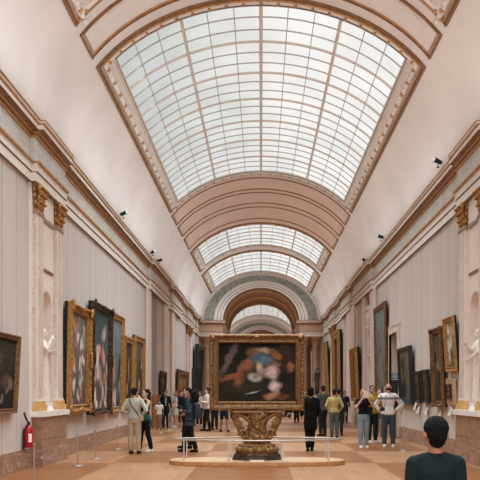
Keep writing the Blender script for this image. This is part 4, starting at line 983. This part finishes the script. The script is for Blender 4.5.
    if fem: R += [('e', S((.035, -.045, .735)), .036*H), ('e', S((-.035, -.045, .735)), .036*H)]
    obj_from(blob(R, v, tm, 2, .010 if near else 0, .09, 'top'), {'long': 'jacket' if hem < .48 else 'shirt'}.get(sleeve, 'shirt'), body)
    # lower clothing
    bm = mk(bottom)
    if legs in ('trousers', 'shorts', 'leggings'):
        th = 1.0 if legs != 'leggings' else .7; R = [('l', [(0, 0, a*H, b*H, c*H) for a, b, c in ((.465, .088*hipw, .066), (.50, .094*hipw, .070), (.53, .100*hipw, .073), (.575, .090*hipw, .066))])]
        for hip, kn, ank in ft:
            if legs == 'shorts': R += [('rc', hip, .058*H, hip.lerp(kn, .1), .058*H), ('c', hip, .058*H, hip.lerp(kn, .92), .046*H)]
            else:
                md_ = kn*.62+ank*.38+Vector((0, .008*H, 0)); R += [('rc', hip, (.052+.007*th)*H, kn, (.037+.007*th)*H), ('rc', kn, (.037+.007*th)*H, md_, (.036+.005*th)*H), ('c', md_, (.036+.005*th)*H, ank.lerp(kn, .02), (.023+.011*th)*H)]
        obj_from(blob(R, v, bm, 2, .012 if near else 0, .07, 'trousers'), legs, body)
    elif legs == 'skirt':
        R = [('l', [(0, 0, a*H, b*H, c*H) for a, b, c in ((.33, .115, .095), (.45, .108, .085), (.53, .100, .074), (.60, .076, .058))])]
        obj_from(blob(R, v, bm, 2, .012, .06, 'skirt'), 'skirt', body)
    for hip, kn, ank in ft:
        if stone: break
        a = ank; R = [('rc', a+Vector((0, .012*H, -.018*H)), .025*H, a+Vector((0, -.045*H, -.022*H)), .024*H), ('rc', a+Vector((0, -.045*H, -.024*H)), .022*H, a+Vector((0, -.092*H, -.028*H)), .017*H), ('b', a+Vector((-.022*H, -.1*H, -.045*H)), a+Vector((.022*H, .034*H, -.036*H)))]
        obj_from(blob(R, v*.8, mk(shoes), 1, name='shoe'), 'shoe', body)
    if extra: extra(body, H, v, S, hd)
    return tag(body, label, cat, group)
def place(o, body): o.matrix_world = body.matrix_basis @ o.matrix_basis; return o

def strap_bag(body, H, v, S, hd):
    mb = MB(); pts = [S((.07, .055, .815)), S((.03, .074, .74)), S((-.03, .072, .66)), S((-.085, .055, .58))]; mb.tube(pts, .012, 'ebony', 6)
    pts = [S((.07, .055, .815)), S((.075, .0, .84)), S((.05, -.07, .78)), S((-.03, -.075, .68)), S((-.09, -.04, .58))]; mb.tube(pts, .012, 'ebony', 6)
    o = mb.build('shoulder_strap'); 
    b = obj_from(blob([('l', [(-.115*H, 0, .50*H, .02*H, .045*H), (-.115*H, 0, .585*H, .02*H, .05*H)], 4)], .01, cloth(196, 172, 146), 1, name='bag'), 'bag_body', None)
    r = empty('crossbody_bag', tuple(body.location), body.rotation_euler[2]); o.parent = r; b.parent = r
    tag(r, 'beige crossbody bag with thin black strap worn by beige-trousered man', 'bag')
person('person in pale grey-green shirt and beige trousers, hands on hips, back to us', 134.5, 18.4, 1.74, PI*.97, 'light', (176, 176, 162), (178, 158, 134), (44, 34, 30), (26, 26, 30), 'short', (150, 176, 182), (((.175, .05, .66), (.10, -.03, .60)), ((-.195, .05, .66), (-.11, -.02, .58))), ((.06, 0), (-.065, .01)), loose=1.6, extra=strap_bag, hem=.53)
def green(body, H, v, S, hd):
    R = [('l', [(0, 0, a*H, b*H, c*H) for a, b, c in ((.50, .100, .078), (.54, .108, .084), (.585, .098, .076), (.60, .084, .066))]), ('l', [(.05*H, .03*H, .40*H, .05*H, .04*H), (.04*H, .03*H, .52*H, .06*H, .06*H)]), ('rc', S((.02, -.085, .56)), .018*H, S((.05, -.1, .47)), .014*H)]
    obj_from(blob(R, v, cloth(44, 92, 66), 1, .02, .05, 'tied_jacket'), 'tied_jacket', body)
person('person with dark curly hair, black tank top and green jacket tied at waist', 145.5, 19.0, 1.70, -.9, 'light', (26, 26, 30), (18, 22, 26), (220, 216, 210), (50, 34, 28), 'curly', (150, 180, 190), (FACEL, HOLDR), ((.06, .07), (-.06, -.07)), 'none', legs='leggings', fem=True, extra=green, hem=.56)
person('person with long dark curls in teal-black jacket walking left with a backpack', 190, 19.0, 1.70, -PI/2, 'tan', (54, 70, 78), (18, 22, 26), (20, 22, 24), (18, 16, 18), 'curly', (140, 165, 175), (((.14, .01, .64), (.06, -.11, .655)), ((-.14, .01, .64), (-.06, -.09, .60))), ((.055, .10), (-.055, -.10)), hem=.42, loose=2.0, hairvol=2.1)
# backpack worn on the back of the previous person (facing -x, so the back is towards +x)
r = empty('backpack', ((190-261)*19/700+.21, 18.95, .90), -PI/2)
obj_from(blob([('l', [(0, 0, 0, .13, .07), (0, .0, .06, .15, .09), (0, 0, .25, .15, .09), (0, 0, .38, .12, .07), (0, 0, .42, .06, .04)], 3)], .012, cloth(56, 58, 72), 1, .01, .06, 'pack'), 'pack', r)
obj_from(blob([('l', [(0, .08, .02, .11, .04), (0, .08, .18, .11, .04)], 3)], .012, cloth(48, 50, 64), 1, name='pocket'), 'front_pocket', r)
mb = MB(); 
for sx in (-1, 1): mb.tube([(sx*.09, -.06, .38), (sx*.1, -.20, .40), (sx*.1, -.30, .28), (sx*.1, -.2, .08), (sx*.1, -.06, .05)], .016, 'ebony', 6)
mb.build('shoulder_straps', r); tag(r, 'slate purple backpack on the walker with long dark curls', 'backpack')
person('person in black cap and dark clothes half hidden behind the curly-haired walker', 187, 20.2, 1.76, -PI/2, 'light', (28, 34, 40), (22, 24, 28), (24, 24, 26), (20, 20, 24), 'short', (150, 176, 182), (HOLDL, HOLDR), ((.05, .06), (-.05, -.06)), hem=.46)
def suit(body, H, v, S, hd):
    obj_from(blob([('l', [(0, -.052*H, .58*H, .012*H, .022*H), (0, -.054*H, .70*H, .022*H, .026*H), (0, -.042*H, .80*H, .03*H, .022*H)])], .012, cloth(150, 176, 190), 0, name='shirt_front'), 'shirt_front', body)
person('person in black suit and pale blue shirt standing by left stanchions', 165.5, 32, 1.74, .25, 'dark', (20, 26, 30), (20, 24, 28), (18, 18, 20), (24, 20, 20), 'short', (176, 196, 200), None, near=False, hem=.45, extra=suit)
person('small child in white top beside the suited man', 159.2, 30.6, 1.30, .3, 'dark', (206, 200, 194), (128, 96, 74), (60, 50, 46), (24, 20, 20), 'short', (170, 190, 196), near=False, sleeve='short')
person('person in pale grey dress with bare legs near the suited man', 175.3, 32.6, 1.68, -1.2, 'light', (190, 190, 186), (190, 190, 186), (214, 210, 204), (150, 110, 80), 'long', (40, 40, 44), (HOLDL, HOLDR), near=False, sleeve='short', legs='skirt', fem=True)
person('person in white shirt and black trousers facing left beside the large frame', 207, 29.5, 1.82, -1.35, 'light', (214, 208, 202), (22, 26, 30), (24, 24, 26), (28, 24, 24), 'short', (150, 180, 196), (HOLDL, HOLDR), ((.06, .06), (-.06, -.06)), near=False, loose=1.4)
person('person in pale top behind the white-shirted man', 199.3, 34, 1.7, .4, 'tan', (196, 186, 178), (34, 38, 42), (200, 196, 190), (44, 30, 26), 'short', (160, 190, 200), near=False)
person('person in navy shorts whose legs show below the large painting', 224, 29, 1.72, .5, 'tan', (58, 60, 66), (28, 38, 48), (22, 22, 24), (40, 30, 26), 'short', None, None, ((.06, -.08), (-.06, .08)), near=False, legs='shorts', sleeve='short')
person('person in dark clothes half behind lower left corner of large frame', 214.5, 31, 1.72, .3, 'tan', (30, 34, 40), (26, 30, 36), (24, 24, 26), (30, 26, 24), 'short', None, near=False)
person('person all in black with long tunic seen from behind right of large painting', 310.5, 19.3, 1.76, PI*1.02, 'tan', (14, 16, 18), (14, 16, 18), (18, 18, 20), (18, 17, 18), 'bob', (150, 170, 176), (((.14, -.01, .65), (.13, -.09, .54)), ((-.135, .0, .65), (-.12, -.08, .54))), ((.045, .03), (-.03, -.05)), hem=.34, loose=1.3)
person('person in speckled dark shirt looking left with a pale mask', 322.8, 26, 1.88, -2.5, 'light', (60, 60, 56), (34, 38, 42), (30, 28, 28), (44, 30, 24), 'short', (176, 190, 192), (HOLDL, HOLDR), near=True, topmat=speckled(), sleeve='roll', head_turn=-.5)
person('person in mustard yellow shirt and grey-blue jeans seen from behind', 334.3, 24.9, 1.74, PI, 'light', (178, 160, 104), (84, 94, 98), (34, 34, 36), (40, 30, 26), 'short', None, (((.165, .03, .655), (.12, -.04, .56)), ((-.165, .03, .655), (-.12, -.04, .56))), sleeve='roll', loose=1.5, hem=.52)
person('person in dark top mostly hidden behind the mustard shirt', 339, 26.6, 1.76, PI*.9, 'light', (34, 42, 52), (40, 44, 50), (30, 30, 32), (44, 32, 28), 'short', (40, 40, 44), near=False)
person('person in black top and light blue jeans raising both hands to face', 363.5, 20.4, 1.72, .15, 'light', (18, 20, 22), (128, 146, 154), (222, 218, 212), (156, 124, 88), 'long', None, (FACEL, FACER), ((.05, .0), (-.06, -.02)), 'short', fem=True, hem=.56, loose=1.2)
mb = MB(); X = (366-261)*20.2/700; mb.box((-.08, -.01, -.09), (.05, .01, .10), 'paper'); mb.box((-.07, -.02, -.09), (.08, -.012, .05), 'paper'); o = mb.build('folded_leaflet', None, (X, 20.10, 1.55)); o.rotation_euler = (.1, .3, .2); tag(o, 'white folded leaflet held up by the woman in black top', 'leaflet')
r = empty('shoulder_bag', ((369.3-261)*20.3/700, 20.25, 1.0)); obj_from(blob([('l', [(0, 0, 0, .09, .045), (0, 0, .2, .085, .04)], 4)], .01, cloth(20, 20, 22), 1, name='bag'), 'bag_body', r)
mb = MB(); mb.tube([(-.06, .02, .18), (-.08, .04, .35), (-.16, .1, .43)], .01, 'ebony', 6); mb.build('shoulder_strap', r); tag(r, 'small black shoulder bag at hip of the woman in light jeans', 'bag')
def patt(body, H, v, S, hd):
    pass
person('person in yellow jacket behind the woman in light jeans', 372.3, 22.4, 1.84, .1, 'tan', (170, 136, 60), (26, 36, 44), (200, 196, 190), (26, 26, 30), 'short', (140, 160, 170), (HOLDL, HOLDR), hem=.5)
person('person in olive clothes standing farther back between the pair', 379.5, 25.5, 1.74, -.1, 'light', (150, 132, 104), (112, 104, 84), (40, 38, 36), (120, 84, 60), 'short', None, near=True)
person('person in white sweater with grey chest band, black mask and dark jeans', 388.2, 20.7, 1.90, -.1, 'light', (222, 216, 208), (62, 76, 84), (226, 222, 216), (88, 62, 46), 'short', (18, 18, 20), (HIP, ((-.19, .05, .66), (-.13, .02, .56))), ((.075, .0), (-.06, .0)), topmat=banded(1.9), loose=1.6, hem=.50)
r = empty('camera_on_strap', ((382.3-261)*20.5/700, 20.50, 1.12))
mb = MB(); mb.box((-.07, -.035, -.05), (.07, .035, .05), 'ebony'); mb.box((-.025, -.03, .05), (.025, .03, .075), 'ebony'); mb.build('camera_body', r)
mb = MB(); mb.cone((0, -.03, 0), .038, (0, -.10, 0), .034, 'darkmetal', 16); mb.build('lens', r)
mb = MB(); mb.tube([(.06, 0, .05), (.09, .01, .25), (.12, .06, .45)], .006, 'ebony', 6); mb.build('neck_strap', r); tag(r, 'black camera hanging at hip of man in white sweater', 'camera')
# boy in the foreground, seen from behind
person('person with short black hair and dark teal T-shirt in the foreground, back to us', 435.5, 4.33, 1.455, PI*1.0, 'tan', (20, 34, 38), (40, 44, 54), (60, 60, 64), (14, 15, 17), 'none', None, (((.110, .012, .645), (.112, -.03, .495)), ((-.110, .012, .645), (-.112, -.03, .495))), sleeve='short', loose=.6, vox=.0068, hem=.47, shoulders=.87,
       extra=lambda body, H, v, S, hd: obj_from(blob([('l', [(0, .004*H, .80*H, .075*H, .046*H), (0, .004*H, .835*H, .052*H, .044*H), (0, .004*H, .852*H, .041*H, .038*H)])][:0]+[('e', hd(0, .010, .952), (.053*H, .057*H, .052*H)), ('e', hd(0, .030, .928), (.043*H, .038*H, .048*H)), ('e', hd(0, .026, .903), (.036*H, .028*H, .036*H))], .0055, plain('black_hair', rgb(14, 16, 18), .85, 0, .2, 60, .5, .15), 2, .008, .012, 'hair'), 'hair', body))
# far crowd
far = [(317.5, 36, 1.7, 2.6, (196, 190, 184), (40, 44, 50), 'person in white top far off between black and speckled figures'), (296.5, 38, 1.7, .3, (40, 38, 40), (34, 34, 38), 'person in dark clothes seen under right corner of large frame'),
       (286, 47, 1.66, 1.2, (190, 184, 180), (24, 28, 32), 'person beside the dark pushchair far down the hall'), (305, 50, 1.72, -.4, (120, 84, 70), (40, 44, 50), 'person in rust top far down the hall by right columns'),
       (244, 52, 1.72, .2, (60, 66, 76), (40, 44, 50), 'person in slate top far behind the carved stand'), (232.5, 44, 1.7, .1, (180, 70, 60), (36, 38, 44), 'person in red top far behind the painting at left'),
       (345, 37, 1.7, .2, (52, 56, 60), (60, 60, 64), 'person in charcoal top by the far right wall'), (275, 60, 1.7, 0, (90, 90, 96), (40, 42, 46), 'person under the great arch in grey'), (181, 38.5, 1.7, .6, (36, 40, 48), (38, 38, 44), 'person in navy beyond the walker with long curls')]
for px, Y, H, t, c1, c2, lab in far: person(lab, px, Y, H, t, 'light', c1, c2, (40, 40, 42), (44, 32, 28), 'short', (160, 180, 190), near=False, vox=.02)
# pushchair
r = empty('pushchair', ((289.5-261)*45/700, 45, 0), .5)
obj_from(blob([('l', [(0, 0, .35, .18, .25), (0, .05, .6, .24, .3), (0, .15, .95, .22, .18)])], .02, cloth(20, 22, 26), 1, name='seat'), 'seat', r)
mb = MB(); 
for sx in (-1, 1): mb.tube([(sx*.22, -.35, .12), (sx*.22, .1, .55), (sx*.22, .42, 1.0)], .015, 'darkmetal', 6); mb.tube([(sx*.22, .35, .12), (sx*.22, .0, .5)], .015, 'darkmetal', 6)
mb.cone((-.22, .42, 1.0), .018, (.22, .42, 1.0), .018, 'ebony', 8); mb.build('frame', r)
for sx in (-1, 1):
    for y in (-.35, .35): mb = MB(); mb.cone((sx*.25-.02, y, .12), .12, (sx*.25+.02, y, .12), .12, 'ebony', 16); mb.build('wheel', r)
tag(r, 'black pushchair far behind the lower right of the painting', 'pushchair')

# ================================================================== STATUES
st = marble('cream_statue_marble', rgb(226, 214, 202), rgb(236, 226, 216), rgb(206, 184, 166), 4, .5)
bz = plain('dark_bronze', rgb(74, 66, 54), .4, .5, .15, 10)
def robe(body, H, v, S, hd):
    R = [('l', [(0, 0, .03*H, .10*H, .08*H), (0, 0, .3*H, .095*H, .075*H), (0, 0, .5*H, .10*H, .075*H), (0, 0, .62*H, .08*H, .06*H)])]
    for k in range(9): a = 2*PI*k/9; R.append(('rc', S((.09*math.cos(a), .07*math.sin(a), .05)), .02*H, S((.07*math.cos(a+.4), .055*math.sin(a+.4), .6)), .014*H))
    obj_from(blob(R, .014, body.data.materials[0], 1, name='drapery'), 'drapery', body)
for s in (-1, 1):
    mb = MB(); o_x = s*4.93
    if s < 0: ar = (((.14, -.04, .68), (.04, -.13, .70)), ((-.13, -.09, .72), (-.06, -.12, .84)))
    else: ar = (((.14, -.06, .68), (.05, -.13, .6)), ((-.13, -.07, .70), (-.06, -.14, .78)))
    person('cream marble statue in robes standing in the %s niche' % SN[s], 0, NC, 1.78, -s*PI/2, stone=st, arms=ar, x=s*(W+.04), z=1.32, extra=robe, hairstyle='short', name='statue', cat='statue', legs='none', vox=.013)
    o = [q for q in C.objects if q.name.startswith('statue') and q.parent is None][-1]; mb = MB(); mb.lathe((0, 0, -.12), [(.24, 0), (.24, .04), (.21, .06), (.21, .12)], 'white', 20); mb.build('plinth', o)
person('dark bronze statue on a block by the right end columns', 0, 54.2, 1.9, -.9, stone=bz, x=4.35, z=1.7, name='statue', cat='statue', extra=robe, legs='none', vox=.025)
mb = MB(); mb.box((4.05, 53.9, 0), (4.65, 54.5, .25), 'brown'); mb.box((4.1, 53.95, .25), (4.6, 54.45, 1.6), 'column'); mb.box((4.05, 53.9, 1.6), (4.65, 54.5, 1.7), 'brown'); o = mb.build('statue_block'); tag(o, 'tall square stone block under the dark bronze statue', 'pedestal')
# white bust in the recess
r = empty('marble_bust', (W+.02, 32.5, 4.64), -PI/2)
obj_from(blob([('l', [(0, 0, .1, .12, .1), (0, 0, .3, .28, .16), (0, 0, .5, .34, .18), (0, 0, .6, .16, .12), (0, 0, .72, .09, .09)]), ('e', (0, -.02, .88), (.12, .15, .17)), ('rc', (0, -.15, .9), .02, (0, -.18, .85), .03)], .015, st, 1, .01, .05, 'bust'), 'bust', r)
mb = MB(); mb.lathe((0, 0, 0), [(.18, 0), (.18, .05), (.1, .08), (.12, .16)], 'white', 20); mb.build('socle', r); tag(r, 'white marble bust high in the right wall recess', 'bust')
